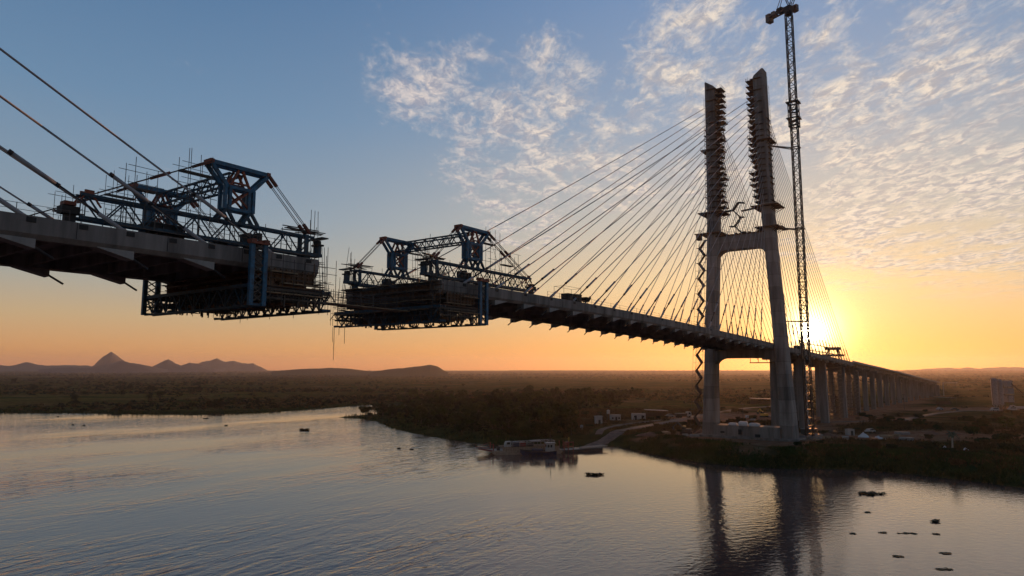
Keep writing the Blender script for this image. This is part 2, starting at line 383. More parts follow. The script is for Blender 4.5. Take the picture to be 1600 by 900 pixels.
# ------------------------------------------------------------------ pylon
LEG = [(2.0, 14.0, 4.9, 7.2), (6, 13.85, 4.7, 7.0), (23, 13.2, 4.0, 6.4), (46, 12.0, 3.75, 6.0), (72, 10.6, 3.7, 5.8), (90, 9.8, 3.9, 5.6), (135.5, 9.15, 3.9, 5.6)]
def leg_at(z):
    a = np.array(LEG); return [float(np.interp(z, a[:, 0], a[:, k])) for k in (1, 2, 3)]
def build_pylon():
    rt = root('bridge_pylon', B(0, 0, 4), 'tall grey concrete H shaped bridge tower on the river bank below the setting sun', 'bridge tower')
    for sg in (1, -1):
        mb = MB(); rings = []
        zs = [2, 6, 12, 18, 23, 30, 38, 46, 55, 64, 72, 80, 90, 105, 120, 135.5]
        for z in zs:
            c, w, d = leg_at(z); ch = 0.55
            r_ = []
            for (a, b_) in ((-d/2+ch, -w/2), (d/2-ch, -w/2), (d/2, -w/2+ch), (d/2, w/2-ch), (d/2-ch, w/2), (-d/2+ch, w/2), (-d/2, w/2-ch), (-d/2, -w/2+ch)):
                r_.append(B(a, sg*(c+b_), z))
            if sg < 0: r_ = r_[::-1]
            rings.append(r_)
        c, w, d = leg_at(135.5)                     # slanted head, highest on the outer face
        r_ = []
        for (a, b_) in ((-d/2+.55, -w/2), (d/2-.55, -w/2), (d/2, -w/2+.55), (d/2, w/2-.55), (d/2-.55, w/2), (-d/2+.55, w/2), (-d/2, w/2-.55), (-d/2, -w/2+.55)):
            zt = 136.0 + 2.6*min(1, max(0, (b_+w/2)/(w*0.7)))
            r_.append(B(a, sg*(c+b_), zt))
        if sg < 0: r_ = r_[::-1]
        rings.append(r_)
        mb.loft(rings)
        link('leg', mb, 'tower_concrete', rt)
        # formwork platforms round the anchorages, on the inner face and wrapped round the sides
        for i in range(22):
            z = 135.1 - 2.2*i
            c, w, d = leg_at(z); k = MB(); ti = c-w/2
            j = random.uniform(-0.3, 0.3); out = (2.8 + j*.6) if i < 6 else random.uniform(1.7, 3.4)
            k.bx(-2.4+j, 2.5, sg*(ti-out), sg*ti, z-0.15, z)
            k.bx(2.8, 3.6, sg*(ti-0.8), sg*(c+w/2-0.9), z-0.15, z) if i % 2 == 0 or i > 8 else None
            for a in (-2.2, 0, 2.2):
                k.bar(B(a, sg*ti, z-1.5), B(a, sg*(ti-out+0.2), z-0.15), 0.16)
                k.bar(B(a, sg*(ti-out+.1), z), B(a, sg*(ti-out+.1), z+1.1), 0.07)
            k.bar(B(-2.2, sg*(ti-out+.1), z+1.05), B(2.4, sg*(ti-out+.1), z+1.05), 0.06)
            k.bar(B(-2.2, sg*(ti-out+.1), z+0.55), B(2.4, sg*(ti-out+.1), z+0.55), 0.05)
            if i > 6:
                k.bx(-2.5, 2.4, sg*(c+w/2), sg*(c+w/2+0.55+j), z-0.1, z)
                for a in (-2.3, 0.1, 2.3): k.bar(B(a, sg*(c+w/2+.5), z), B(a, sg*(c+w/2+.5), z+1.6), 0.06)
            if i >= 6:
                for _q in range(5):
                    a = random.uniform(-2.6, 2.8); o2 = random.uniform(.6, out); hh_ = random.uniform(1.0, 2.1)
                    k.bar(B(a, sg*(ti-o2), z), B(a+random.uniform(-.2, .2), sg*(ti-o2), z+hh_), random.uniform(.06, .22))
                    k.bar(B(a, sg*(ti-.1), z+hh_*.6), B(a, sg*(ti-out), z+hh_*random.uniform(.4, .9)), .06)
            link('work_platform', k, 'plywood', rt)
        for z, rr in ((87.0, 2.8), (79.2, 2.2), (111.5, 1.6)):      # collar platforms
            c, w, d = leg_at(z); k = MB()
            for a0, a1, b0, b1 in ((d/2, d/2+rr*.7, -w/2-rr, w/2+rr), (-d/2-rr*.7, -d/2, -w/2-rr, w/2+rr), (-d/2, d/2, w/2, w/2+rr), (-d/2, d/2, -w/2-rr, -w/2)):
                k.bx(a0, a1, sg*(c+b0), sg*(c+b1), z-0.35, z)
            for a in np.linspace(-d/2-rr*.6, d/2+rr*.6, 5):
                for b_ in (-w/2-rr+.1, w/2+rr-.1):
                    k.bar(B(a, sg*(c+b_), z), B(a, sg*(c+b_), z+1.2), 0.07)
                    k.bar(B(a*0.8, sg*(c+(w/2 if b_ > 0 else -w/2)), z-1.8), B(a, sg*(c+b_), z-.3), 0.2)
            for b_ in (-w/2-rr+.1, w/2+rr-.1):
                k.bar(B(-d/2-rr*.6, sg*(c+b_), z+1.15), B(d/2+rr*.6, sg*(c+b_), z+1.15), 0.06)
            link('collar_platform', k, 'plywood', rt)
        # thin scaffold ladders up the outer and front faces
        k = MB()
        c0, w0, d0 = leg_at(90); c1, w1, d1 = leg_at(134)
        for a in (-1.6, 0.0, 1.6):
            k.tube(B(a, sg*(c0+w0/2+.75), 88), B(a, sg*(c1+w1/2+.65), 133 if a else 136), 0.045, 5)
        for z in np.arange(88, 133, 2.2):
            c, w, d = leg_at(z); k.tube(B(-1.6, sg*(c+w/2+.72), z), B(1.6, sg*(c+w/2+.72), z), 0.04, 4)
        for q in range(4):
            c, w, d = leg_at(134); k.tube(B(-2+q*1.3, sg*(c-w/2-2.0), 133), B(-2+q*1.3, sg*(c-w/2-2.0), 136.2+.5*(q % 2)), .045, 4)
        link('access_scaffold', k, 'scaffold_steel', rt)
    # cross beams with haunched corners
    def beam(z0, z1, half, hr, depth):
        mb = MB(); prof = []
        N = 8
        for i in range(N+1):
            a = math.pi/2*i/N; prof.append((-half+hr-hr*math.cos(a)*1.0, z0-hr+hr*math.sin(a)))
        prof2 = [(-p[0], p[1]) for p in prof][::-1]
        lower = prof+prof2
        ring = [(t, z) for t, z in lower]
        top = [(half, z1), (-half, z1)]
        front = [B(depth/2, t, z) for t, z in ring+top]; back = [B(-depth/2, t, z) for t, z in ring+top]
        mb.loft([back, front]); return mb
    link('upper_crossbeam', beam(72.2, 77.4, 9.4, 4.2, 4.6), 'tower_concrete', rt)
    link('lower_crossbeam', beam(32.2, 35.0, 11.4, 4.0, 5.0), 'concrete', rt)
    k = MB(); k.bx(-2.8, 2.8, -8.9, 8.9, 77.42, 77.8)
    for t in np.arange(-8, 8.1, 1.6):
        k.bar(B(2.7, t, 77.8), B(2.7, t, 79.0), .07); k.bx(-1, 1, t-.4, t+.3, 77.8, 78.1+.5*random.random())
    k.bar(B(2.7, -8, 78.9), B(2.7, 8, 78.9), .06); k.bar(B(2.7, -8, 78.4), B(2.7, 8, 78.4), .05)
    link('beam_formwork', k, 'plywood', rt)
    k = MB()                                         # half built stair frame between the legs
    pts = [(-7.5, 87), (-2.6, 87.4), (-0.6, 90.0), (1.6, 89.6)]
    for a, b_ in zip(pts[:-1], pts[1:]):
        for q in (-.6, .6): k.bar(B(q, a[0], a[1]), B(q, b_[0], b_[1]), .28, .45)
    for a, b_ in (((0.4, 86.6), (7.5, 87.2)), ((-2.6, 87.2), (0.2, 84.2)), ((0.2, 84.2), (-2.2, 81.2)), ((-2.2, 81.2), (0.4, 78.2)), ((-.4, 84.2), (1.4, 84.3)), ((-4.2, 81.2), (-2, 81.1)), ((0, 78.6), (1.8, 78.6))):
        k.bar(B(.6, a[0], a[1]), B(.6, b_[0], b_[1]), .25, .4); k.bar(B(-.6, a[0], a[1]), B(-.6, b_[0], b_[1]), .2, .3)
    for q in (-1.6, 1.7):
        for e in (-.8, .8): k.bar(B(e, q, 77.8), B(e, q, 90.5), .06)
    for z in (80, 82.5, 85, 88): k.bar(B(.8, -1.6, z), B(.8, 1.7, z), .05)
    link('stair_frame', k, 'steel', rt)
    k = MB(); k.bx(-4.0, 4.0, -11.7, 11.7, 2.0, 8.2)
    w_ = link('footing_wall', k, 'concrete', rt)
    k = MB(); k.bx(4.0, 4.25, -2.6, -1.4, 5.2, 7.0); k.bx(4.0, 4.25, 3.2, 5.0, 4.2, 5.6); k.bx(4.0, 4.3, -9, -7.6, 5.5, 6.1)
    link('footing_opening', k, 'dark_box', w_)
    k = MB(); k.bx(-5, 5.5, -18, 18, 1.0, 4.6)
    link('pile_cap', k, 'concrete', rt)
    k = MB()
    k.bx(-3.0, 3.0, 2.0, 9.5, 30.4, 30.7)             # hung platform under the lower beam
    for t in (2.2, 5, 9.3): k.bar(B(2.5, t, 30.5), B(2.5, t, 32.6), .12); k.bar(B(2.8, t, 30.7), B(2.8, t, 31.8), .08)
    link('hanging_platform', k, 'plywood', rt)
    return rt
build_pylon()

# zig zag stair tower on the far leg
def build_stairs():
    rt = root('stair_tower', B(1, -18.5, 4.2), 'dark zigzag steel stair tower climbing the outside of the farther tower leg', 'stair tower')
    def tt(z): return -float(np.interp(z, [4, 22, 74, 80], [19.6, 18.2, 15.0, 14.6]))
    fl = MB(); po = MB(); ra = MB()
    z = 4.6; i = 0
    while z < 76:
        t0, t1 = tt(z), tt(z+2.9)
        a0, a1 = (-1.5, 1.5) if i % 2 == 0 else (1.5, -1.5)
        w0 = t0 + (1.2 if i % 2 else -1.2); w1 = t1 + (-1.2 if i % 2 else 1.2)
        fl.bar(B(a0*.3, w0, z), B(a1*.3, w1, z+2.9), 1.2, 0.5 if i % 2 else .08)
        fl.bx(-1.2, 1.2, w1-.55, w1+.55, z+2.85, z+2.93)
        ra.bar(B(1.0, w0, z+1.0), B(1.0, w1, z+3.9), .05)
        ra.bar(B(1.0, w0, z+.6), B(1.0, w1, z+3.5), .05)
        for q in (-1.9, 1.9):
            for e in (-1.5, 1.5): po.bar(B(e, tt(z)+q, z), B(e, tt(z+2.9)+q, z+2.9), .08)
            po.bar(B(-1.5, tt(z)+q, z), B(1.5, tt(z)+q, z), .06)
        po.bar(B(1.5, tt(z)-1.9, z), B(1.5, tt(z)+1.9, z), .06)
        if i % 5 == 4: po.bar(B(0, tt(z)+1.8, z), B(0, -leg_at(z)[0]-leg_at(z)[1]/2, z), .2)
        z += 2.9; i += 1
    link('stair_flights', fl, 'steel', rt); link('stair_frame', po, 'scaffold_steel', rt); link('handrail', ra, 'scaffold_steel', rt)
    k = MB(); k.bx(-2, 2, -17.2, -12.7, 79.4, 79.7)
    for q in (-17, -15, -13): k.bar(B(1.9, q, 79.7), B(1.9, q, 80.9), .08)
    k.bar(B(1.9, -17, 80.8), B(1.9, -13, 80.8), .07); k.bx(-1, 1.5, -16.8, -15.2, 77.4, 79.4)
    link('top_landing', k, 'plywood', rt)
build_stairs()

# ------------------------------------------------------------------ decks
def deck(label, sa, sb, end_front, name='bridge_deck'):
    """cantilevered stay-cable deck from sa (inland/shore end) to sb (free end)"""
    sm = (sa+sb)/2
    rt = root(name, B(sm, 0, ZD(sm)), label, 'bridge deck')
    st = np.linspace(sa, sb, max(8, int(abs(sb-sa)/4.1)+1))
    def sect(t0, t1, dz0, dz1):
        mb = MB(); rings = []
        for s in st:
            z = ZD(s); rings.append([B(s, t0, z+dz0), B(s, t1, z+dz0), B(s, t1, z+dz1), B(s, t0, z+dz1)])
        return mb.loft(rings)
    link('deck_slab', sect(-9.2, 9.2, -0.55, -0.22), 'concrete', rt)
    for sg in (1, -1):
        mb = MB(); rings = []
        for s in st:
            z = ZD(s)
            P = [(10.6, -0.45), (10.6, 0.0), (9.4, 0.0), (9.2, -0.22), (9.0, -1.9), (10.2, -1.98), (10.55, -1.55)]
            rings.append([B(s, sg*a, z+c) for a, c in P])
        mb.loft(rings)
        eb = link('edge_beam', mb, 'concrete', rt)
        jb = MB()
        for s in np.arange(min(sa, sb)+2, max(sa, sb)-1, 8.2):
            z = ZD(s); jb.bx(s, s+.05, sg*10.58, sg*10.615, z-1.5, z-.05)
        link('cast_joint', jb, 'dark_box', eb)
    return rt, st
def dirsign(s): return 1 if s < 188 else -1
def deck_parts(rt, anchors, boxes, beams):
    for s in beams:
        k = MB(); z = ZD(s)
        k.bx(s-.17, s+.17, -8.95, 8.95, z-1.75, z-.57)
        link('floor_beam', k, 'concrete', rt)
    for s in anchors:
        e = dirsign(s) if s > 0 else -1           # wedge grows toward the free end
        for sg in (1, -1):
            k = MB(); z = ZD(s)
            a, b_ = s-e*3.0, s+e*0.3
            t0, t1 = sg*9.05, sg*10.45
            A_ = [B(a, t0, z-1.93), B(b_, t0, z-1.95), B(b_, t1, z-1.95), B(a, t1, z-1.93)]
            C_ = [B(a, t0, z-2.0), B(b_, t0, z-2.78), B(b_, t1, z-2.78), B(a, t1, z-2.0)]
            k.quadbox(C_+A_)
            w = link('anchor_block', k, 'concrete_new', rt)
            k = MB(); k.tube(B(s+e*.2, sg*9.75, z-2.4), B(s+e*2.0, sg*9.75, z-3.4), .12, 7)
            link('anchor_pipe', k, 'steel', w)
    for s in boxes:
        for sg in (1, -1):
            k = MB(); z = ZD(s); k.bx(s-.36, s+.36, sg*10.3, sg*10.66, z-.58, z-.14)
            link('bracket_pocket', k, 'dark_box', rt)
SMAIN = [171.6-8.2*i for i in range(20)]
SBACK = [-140.7+6.8*i for i in range(20)]
rtL, stL = deck('near concrete deck half reaching in from the left edge, its underside black', 318, 199.0, True)
deck_parts(rtL, [376-s for s in SMAIN if 376-s < 306], np.arange(200.5, 300, 4.1), np.arange(202, 316, 4.1))
rtR, stR = deck('long concrete deck half hung from the tower, running from the gap to shore', -146, 176.8, True)
deck_parts(rtR, SMAIN+SBACK[::2], np.arange(-140, 176, 8.2), np.arange(-144, 175, 8.2))
def railing(rt, sa, sb, tt_, step, mname='scaffold_steel'):
    k = MB(); s_ = np.arange(sa, sb, step)
    for s in s_: k.bar(B(s, tt_, ZD(s)), B(s, tt_, ZD(s)+1.15), .05)
    for a, b_ in zip(s_[:-1], s_[1:]):
        for h in (.55, 1.1): k.bar(B(a, tt_, ZD(a)+h), B(b_, tt_, ZD(b_)+h), .035)
    link('guard_rail', k, mname, rt)
railing(rtR, -140, 150, 9.8, 4.1); railing(rtR, -140, 150, -9.8, 4.1)
railing(rtL, 226, 300, 9.8, 4.1); railing(rtL, 226, 300, -9.8, 4.1)
for rt_, ss, e in ((rtR, 176.85, 1), (rtL, 198.95, -1)):             # starter bars out of the free end
    k = MB()
    for t in np.arange(-10.3, 10.4, .45):
        for dz in (-.35, -.15): k.tube(B(ss-e*.1, t, ZD(ss)+dz-.1), B(ss+e*random.uniform(.6, 1.2), t, ZD(ss)+dz-.1), .03, 4)
    link('starter_bars', k, 'steel', rt_)

# things standing on the deck
def crate(s, t, L, W, Hh, label, tilt=False, m='sheet_roof'):
    z = ZD(s); rt = root('site_container', B(s, t, z-.2), label, 'site container')
    k = MB(); k.bx(s-L/2, s+L/2, t-W/2, t+W/2, z-.05, z-.05+Hh); link('body', k, m, rt)
    k = MB()
    for q in np.arange(-L/2+.2, L/2, .35): k.bx(s+q-.05, s+q+.05, t+W/2, t+W/2+.05, z+.05, z+Hh-.2)
    k.bx(s-L/2-.06, s+L/2+.06, t-W/2-.06, t+W/2+.06, z-.05+Hh, z+.08+Hh); link('rib', k, m, rt)
    k = MB(); k.bx(s-.45, s+.45, t+W/2+.05, t+W/2+.09, z+.1, z+Hh-.3); link('door', k, 'dark_box', rt)
crate(139.6, 9.4, 1.7, 1.6, 1.35, 'leftmost dark box of the three small cabins standing on the far deck half', m='dark_box')
crate(136.2, 9.4, 1.8, 1.6, 1.5, 'grey middle cabin, tallest of three small cabins on the far deck half', m='steel')
crate(216.6, 7.6, 3.6, 2.4, 1.5, 'black generator box on the near deck half below the rear truss', m='dark_box')
z = ZD(132.4); rt = root('skip_bin', B(132.4, 9.4, z-.2), 'dark tapered skip on legs beside the small cabins on the deck', 'skip')
k = MB(); k.loft([[B(131.9, 8.9, z+.5), B(132.9, 8.9, z+.5), B(132.9, 9.9, z+.5), B(131.9, 9.9, z+.5)], [B(131.4, 8.6, z+1.35), B(133.5, 8.6, z+1.35), B(133.5, 10.2, z+1.35), B(131.4, 10.2, z+1.35)]]); link('hopper', k, 'dark_box', rt)
k = MB()
for a in (132.1, 132.7):
    for b_ in (9.1, 9.7): k.bar(B(a, b_, z-.2), B(a, b_, z+.5), .1)
link('support_frame', k, 'steel', rt)
z = ZD(136); rt = root('canopy_frame', B(136, 6, z-.2), 'thin open pipe frame standing above the small deck cabins', 'pipe frame')
k = MB()
for a in (134.6, 141):
    for b_ in (7.4, 9.6): k.bar(B(a, b_, z-.2), B(a, b_, z+2.9), .05)
    k.bar(B(a, 7.4, z+2.9), B(a, 9.6, z+2.9), .05)
for b_ in (7.4, 9.6): k.bar(B(134.6, b_, z+2.9), B(141, b_, z+2.9), .05)
link('pipe', k, 'scaffold_steel', rt)

# deck gantry over the shore span
z = ZD(-128); rt = root('deck_gantry', B(-128, 4, z-.2), 'small lattice gantry standing on the shore span at the foot of the last cables', 'gantry')
k = MB()
for a in (-131, -125):
    for b_ in (1, 8): k.bar(B(a, b_, z-.2), B(a*.5-64, b_*.6+2, z+5.6), .45)
k.bx(-130, -126, 1, 8, z+5.4, z+6.8); k.bx(-132.5, -123.5, 0, 9, z+2.2, z+3.2)
link('tower_frame', k, 'steel', rt)
k = MB()
for q in (z+3.4, z+6.2): k.bar(B(-126, 5, q), B(-60, 5, q-z+ZD(-60)-1.5), .3)
for a in np.arange(-124, -60, 6): k.bar(B(a, 5, ZD(a)+.0), B(a, 5, ZD(a)+3.2), .15)
link('pipe_run', k, 'steel', rt)
z = ZD(-52); rt = root('winch_frame', B(-52, 7, z-.2), 'jagged winch frame on the deck beside the crane mast against the sun', 'winch')
k = MB(); k.bx(-58, -46, 4, 9, z-.2, z+1.0); k.bx(-50, -47, 5, 8, z+1, z+2.6)
for a in (-57, -54, -51, -48): k.bar(B(a, 8, z+.8), B(a+1.4, 8, z+3.6), .25)
k.bar(B(-52, 6.5, z+1), B(-52, 6.5, z+8), .25); k.bar(B(-52, 6.5, z+5.2), B(-46, 6.5, z+1.4), .18); k.bar(B(-52, 6.5, z+5.2), B(-58, 6.5, z+1.4), .18)
link('frame', k, 'steel', rt)

# ------------------------------------------------------------------ stay cables
def cable(sd, td, stw, ttw, ztw, label, group, e, near):
    zd = ZD(sd)
    p = V3(B(sd, td, zd-.3)); q = V3(B(stw, ttw, ztw))
    d = (q-p); L = d.length; u = d.normalized()
    rt = root('stay_cable', tuple(p), label, 'stay cable', group)
    pts = []
    for i in range(11):
        f = i/10; c = p+d*f; c.z -= 4*f*(1-f)*L*L*1.6e-5; pts.append(tuple(c))
    k = MB().path(pts, .10, 6); link('strand', k, 'cable_pipe', rt, True)
    g = MB().tube(p-u*.2, p+u*3.3, .21, 8); link('guide_pipe', g, 'cable_pipe', rt, True)
    a = min(L*.35, 9.3 if near else 8)
    c = MB().tube(p+u*(3.3), p+u*(a*.78), .125, 7); link('lower_strand', c, 'cable_black', rt, True)
    k = MB().tube(p+u*(a*.78), p+u*(a*.78+4.2), .20, 8); sl = link('sleeve', k, 'cable_pipe', rt, True)
    for c_ in (4.1, -.15): link('damper_collar', MB().tube(p+u*(a*.78+c_), p+u*(a*.78+c_+.35), .225, 8), 'cable_black', sl, True)
for i, s in enumerate(SMAIN):
    zt = 129.5-2.2*i
    for sg, nm in ((1, 'nearer'), (-1, 'farther')):
        cable(s, sg*9.9, 1.8, sg*(leg_at(zt)[0]-.2), zt, '%s river side stay cable strung from the %s tower leg' % (ORD[i], nm), 'river side stay cables of the %s leg' % nm, 1, True)
for i, s in enumerate(SBACK):
    zt = 129.5-2.2*i
    for sg, nm in ((1, 'nearer'), (-1, 'farther')):
        cable(s, sg*9.9, -1.8, sg*(leg_at(zt)[0]-.2), zt, '%s shore side stay cable behind the %s tower leg' % (ORD[i], nm), 'shore side stay cables of the %s leg' % nm, -1, False)
LN = ['topmost', 'second', 'third', 'lowest']
for i in range(4):
    s = 376-SMAIN[i]; zt = 129.5-2.2*i
    for sg, nm in ((1, 'thick'), (-1, 'thinner')):
        lab = ('%s of the four thick stay cables slanting in from the left edge' % LN[i]) if sg > 0 else ('%s of the thinner cables along the far edge of the left deck half' % LN[i])
        cable(s, sg*9.9, 374, sg*9, zt, lab, 'stay cables of the left deck half', -1, True)

# ------------------------------------------------------------------ form travellers
def traveller(s0, e, label):
    def C(r, t, z): return B(s0+e*r, t, z)
    ZT = 41.22
    rt = root('form_traveller', C(0, 0, ZT), label, 'form traveller', 'form travellers facing each other across the gap')
    for sg in (1, -1):
        # main box truss
        ch = MB(); br = MB(); T = sg*8.5
        zt, zb = 44.2, 42.0
        for dt in (-.55, .55):
            ch.bar(C(-16, T+dt, zt), C(10.2, T+dt, zt), .20, .26); ch.bar(C(-16, T+dt, zb), C(10.4, T+dt, zb), .24, .34)
            xs = np.linspace(-15.6, 10, 15)
            for i in range(14):
                a, b_ = xs[i], xs[i+1]
                if i % 2: br.bar(C(a, T+dt, zb), C(b_, T+dt, zt), .12)
                else: br.bar(C(a, T+dt, zt), C(b_, T+dt, zb), .12)
                if i % 2 == 0: br.bar(C(a, T+dt, zb), C(a, T+dt, zt), .08)
        for x in np.linspace(-15.6, 10, 12):
            br.bar(C(x, T-.55, zt), C(x, T+.55, zt), .1); br.bar(C(x, T-.55, zb), C(x, T+.55, zb), .12)
        tr = link('main_truss', ch, 'dark_blue_steel', rt)
        link('truss_bracing', br, 'dark_blue_steel', tr)
        k = MB()
        for x in np.arange(-14, 10, 2.3):
            k.bar(C(x, T-.9*sg, zt-.4), C(x, T-.9*sg, zt+.9), .05)
            k.bar(C(x, T+1.0*sg, zb-.2), C(x, T+1.0*sg, zb+1.2), .05)
        for h in (.3, .75): k.bar(C(-14, T+1.0*sg, zb+h+.35), C(9, T+1.0*sg, zb+h+.35), .045)
        k.bx(s0-e*14, s0+e*9.5, T+.6*sg, T+1.05*sg, zb-.25, zb-.18)
        link('walkway_rail', k, 'scaffold_steel', rt)
        # tower with V arms
        tw = MB(); al = MB(); ob = MB(); ox = MB()
        for dt in (-.5, .5):
            for r in (-1.45, 1.45):
                tw.bar(C(r-.28, T+dt, 45.6), C(r-.28, T+dt, 48.2), .34, .34); tw.bar(C(r+.28, T+dt, 45.6), C(r+.28, T+dt, 48.2), .34, .34)
                sgn = 1 if r > 0 else -1
                tw.bar(C(r, T+dt, 48.1), C(r+sgn*2.05, T+dt, 50.35), .3, .42)
                al.bar(C(r, T+dt, 45.7), C(r+sgn*1.0, T+dt, 44.3), .3); al.bar(C(r, T+dt, 45.7), C(r-sgn*.9, T+dt, 44.3), .3)
                ob.bar(C(sgn*.25, T+dt, 50.2), C(sgn*1.2, T+dt, 48.3), .24)
            tw.bar(C(-3.6, T+dt, 50.5), C(3.6, T+dt, 50.5), .36, .46)
            tw.bar(C(-1.5, T+dt, 48.15), C(1.5, T+dt, 48.15), .3, .36); tw.bar(C(-1.5, T+dt, 45.7), C(1.5, T+dt, 45.7), .3, .36)
            ox.bar(C(-1.2, T+dt, 48), C(1.2, T+dt, 46), .2); ox.bar(C(1.2, T+dt, 48), C(-1.2, T+dt, 46), .2)
            ob.bar(C(-1.0, T+dt, 48.7), C(1.0, T+dt, 48.7), .2)
        tf = link('tower_frame', tw, 'blue_steel', rt); link('tower_leg', al, 'dark_blue_steel', tf); link('head_bracing', ob, 'orange_steel', tf); link('column_bracing', ox, 'orange_steel', tf)
        for r in (-3.5, 3.5): link('end_plate', MB().bx(s0+e*(r-.22), s0+e*(r+.22), T-.72, T+.72, 50.35, 50.78), 'orange_steel', tf)
        # stays
        for ends, rr in ((((3.6, 50.4), (9.6, 44.6)), .045), (((-3.6, 50.4), (-14.6, 44.6)), .06)):
            k = MB(); (ra, za), (rb, zb_) = ends
            for dt in (-.45, .45):
                for dd in (0, .3): k.tube(C(ra, T+dt+dd, za), C(rb, T+dt+dd, zb_), rr, 5)
            sr = link('stay_rods', k, 'steel', rt)
            n_ = ((0, .17), (.83, 1)) if rr < .05 else ((0, .14), (.40, .53))
            for f0, f1 in n_:
                for dt in (-.45, .45):
                    P_ = lambda f: C(ra+(rb-ra)*f, T+dt+.15, za+(zb_-za)*f)
                    link('rod_coupler', MB().bar(P_(f0), P_(f1), .34, .30), 'orange_steel', sr)
        # rear anchorage
        k = MB()
        for q in (-.5, .5): k.bx(s0-e*15.7, s0-e*14.9, T+q-.1, T+q+.1, 44.3, 44.7); k.bar(C(-15.0, T+q, 44.3), C(-14.2, T+q, 43.2), .14); k.bar(C(-15.6, T+q, 44.3), C(-16.2, T+q, 43.4), .14)
        k.bx(s0-e*17.3, s0-e*16.3, T-.5, T+.5, 43.0, 43.35); k.bar(C(-16.6, T, 43), C(-16.4, T, 41.3), .4, .5)
        link('rear_anchor', k, 'orange_steel', rt)
        for jk in ((-17.5, -16.0, 42.2, 42.9, .6), (-17.1, -16.2, ZT, 42.2, .3), (-2.2, -1.2, ZT, 41.85, .5), (1.3, 2.7, ZT, 41.8, .5), (1.1, 1.6, 42.25, 43.3, .8), (2.4, 2.9, 42.25, 43.5, .8)):
            link('hydraulic_jack', MB().bx(s0+e*jk[0], s0+e*jk[1], T-jk[4], T+jk[4], jk[2], jk[3]), 'dark_box', rt)
        # front head: jack nest, loose spreader planks, tall bars
        k = MB()
        for q in (-.75, .55): k.bx(s0+e*8.8, s0+e*9.35, T+q, T+q+.2, ZT+.3, 44.4)
        k.bx(s0+e*8.8, s0+e*11.5, T-.6, T+.6, 41.9, 42.3); k.bx(s0+e*11.0, s0+e*11.5, T-.45, T+.45, 42.3, 43.3)
        k.bx(s0+e*9.2, s0+e*9.9, T-.4, T+.4, 41.25, 41.85)
        link('front_head', k, 'dark_blue_steel', rt)
        k = MB(); k.bx(s0+e*10.8, s0+e*11.7, T-.7, T+.7, 43.3, 43.5); k.bx(s0+e*11.0, s0+e*11.4, T-.5, T+.5, 43.55, 43.95)
        link('head_cap', k, 'dark_box', rt)
        k = MB()
        for q in range(7):
            a = random.uniform(-.5, .5); r0 = random.uniform(6.2, 8.4); L = random.uniform(3.2, 5.6); zz = 44.65+.1*q
            k.bar(C(r0, T+a-.3*q*sg*.3, zz), C(r0+L, T-a, zz+random.uniform(-.12, .12)), .28, .07)
        k.bx(s0+e*10.8, s0+e*11.8, T-1.4, T+1.4, 44.15, 44.3)
        link('spreader_planks', k, 'steel', rt)
        k = MB()
        for q in range(5):
            k.tube(C(9.9+.35*q, T+random.uniform(-.7, .7), 42), C(9.9+.35*q, T+random.uniform(-.7, .7), 46.3+random.uniform(-.8, 1.8)), .035, 4)
        for q in range(4):
            k.tube(C(10.6+.25*q, T+random.uniform(.5, 2.4)*sg, 43), C(10.6+.25*q, T+1.9*sg, 36.2), .035, 4)
        link('hanger_bars', k, 'steel', rt)
        # big hanger columns outside the edge beam at the rear of the platform
        k = MB()
        for r in (.2, 1.8):
            k.bar(C(r, sg*11.6, 34.95), C(r, sg*11.6, 41.7), .42, .5)
        hc = link('hanger_column', k, 'blue_steel', rt)
        k = MB()
        for z in np.arange(35.4, 41.5, .8):
            k.bar(C(.4, sg*11.6, z), C(1.6, sg*11.6, z+.8), .12); k.bar(C(1.6, sg*11.6, z), C(.4, sg*11.6, z+.8), .12)
        link('column_lacing', k, 'steel', hc)
        k = MB(); k.bx(s0-e*.1, s0+e*2.1, sg*11.2, sg*12.0, 41.7, 41.9); k.bx(s0-e*.1, s0+e*.5, sg*11.0, sg*12.0, 41.9, 42.2); k.bx(s0+e*1.5, s0+e*2.1, sg*11.0, sg*12.0, 41.9, 42.25); k.bx(s0+e*.75, s0+e*1.2, sg*11.2, sg*11.9, 41.9, 42.05)
        link('column_head', k, 'orange_steel', hc)
        # side forms and walkways
        k = MB(); k.bx(s0+e*2.6, s0+e*8.8, sg*10.75, sg*10.9, 38.0, 39.3)
        for r in np.arange(2.8, 8.9, .75): k.bx(s0+e*r, s0+e*(r+.14), sg*10.9, sg*11.05, 37.9, 39.45)
        for z in (38.2, 38.7, 39.15): k.bx(s0+e*2.5, s0+e*8.9, sg*11.05, sg*11.15, z, z+.12)
        link('side_form', k, 'plywood', rt)
        for z, ra, rb in ((38.9, 2.4, 6.0), (37.7, 4.2, 9.9), (36.5, 2.0, 9.8)):
            k = MB(); k.bx(s0+e*ra, s0+e*rb, sg*11.2, sg*11.9, z, z+.12)
            link('walkway', k, 'plank', rt)
        k = MB()
        for r in np.arange(2.4, 11.6, 1.5):
            k.tube(C(r, sg*12.0, 35.2), C(r, sg*12.0, 41.0+random.uniform(-1.2, .9)), .035, 4)
        for z in (36.2, 37.2, 38.2, 39.4, 40.2): k.tube(C(2.2, sg*12.0, z), C(11.2+random.uniform(-.6, .6), sg*12.0, z), .032, 4)
        link('side_scaffold', k, 'scaffold_steel', rt)
        # slim scaffold beside the rear stays
        k = MB()
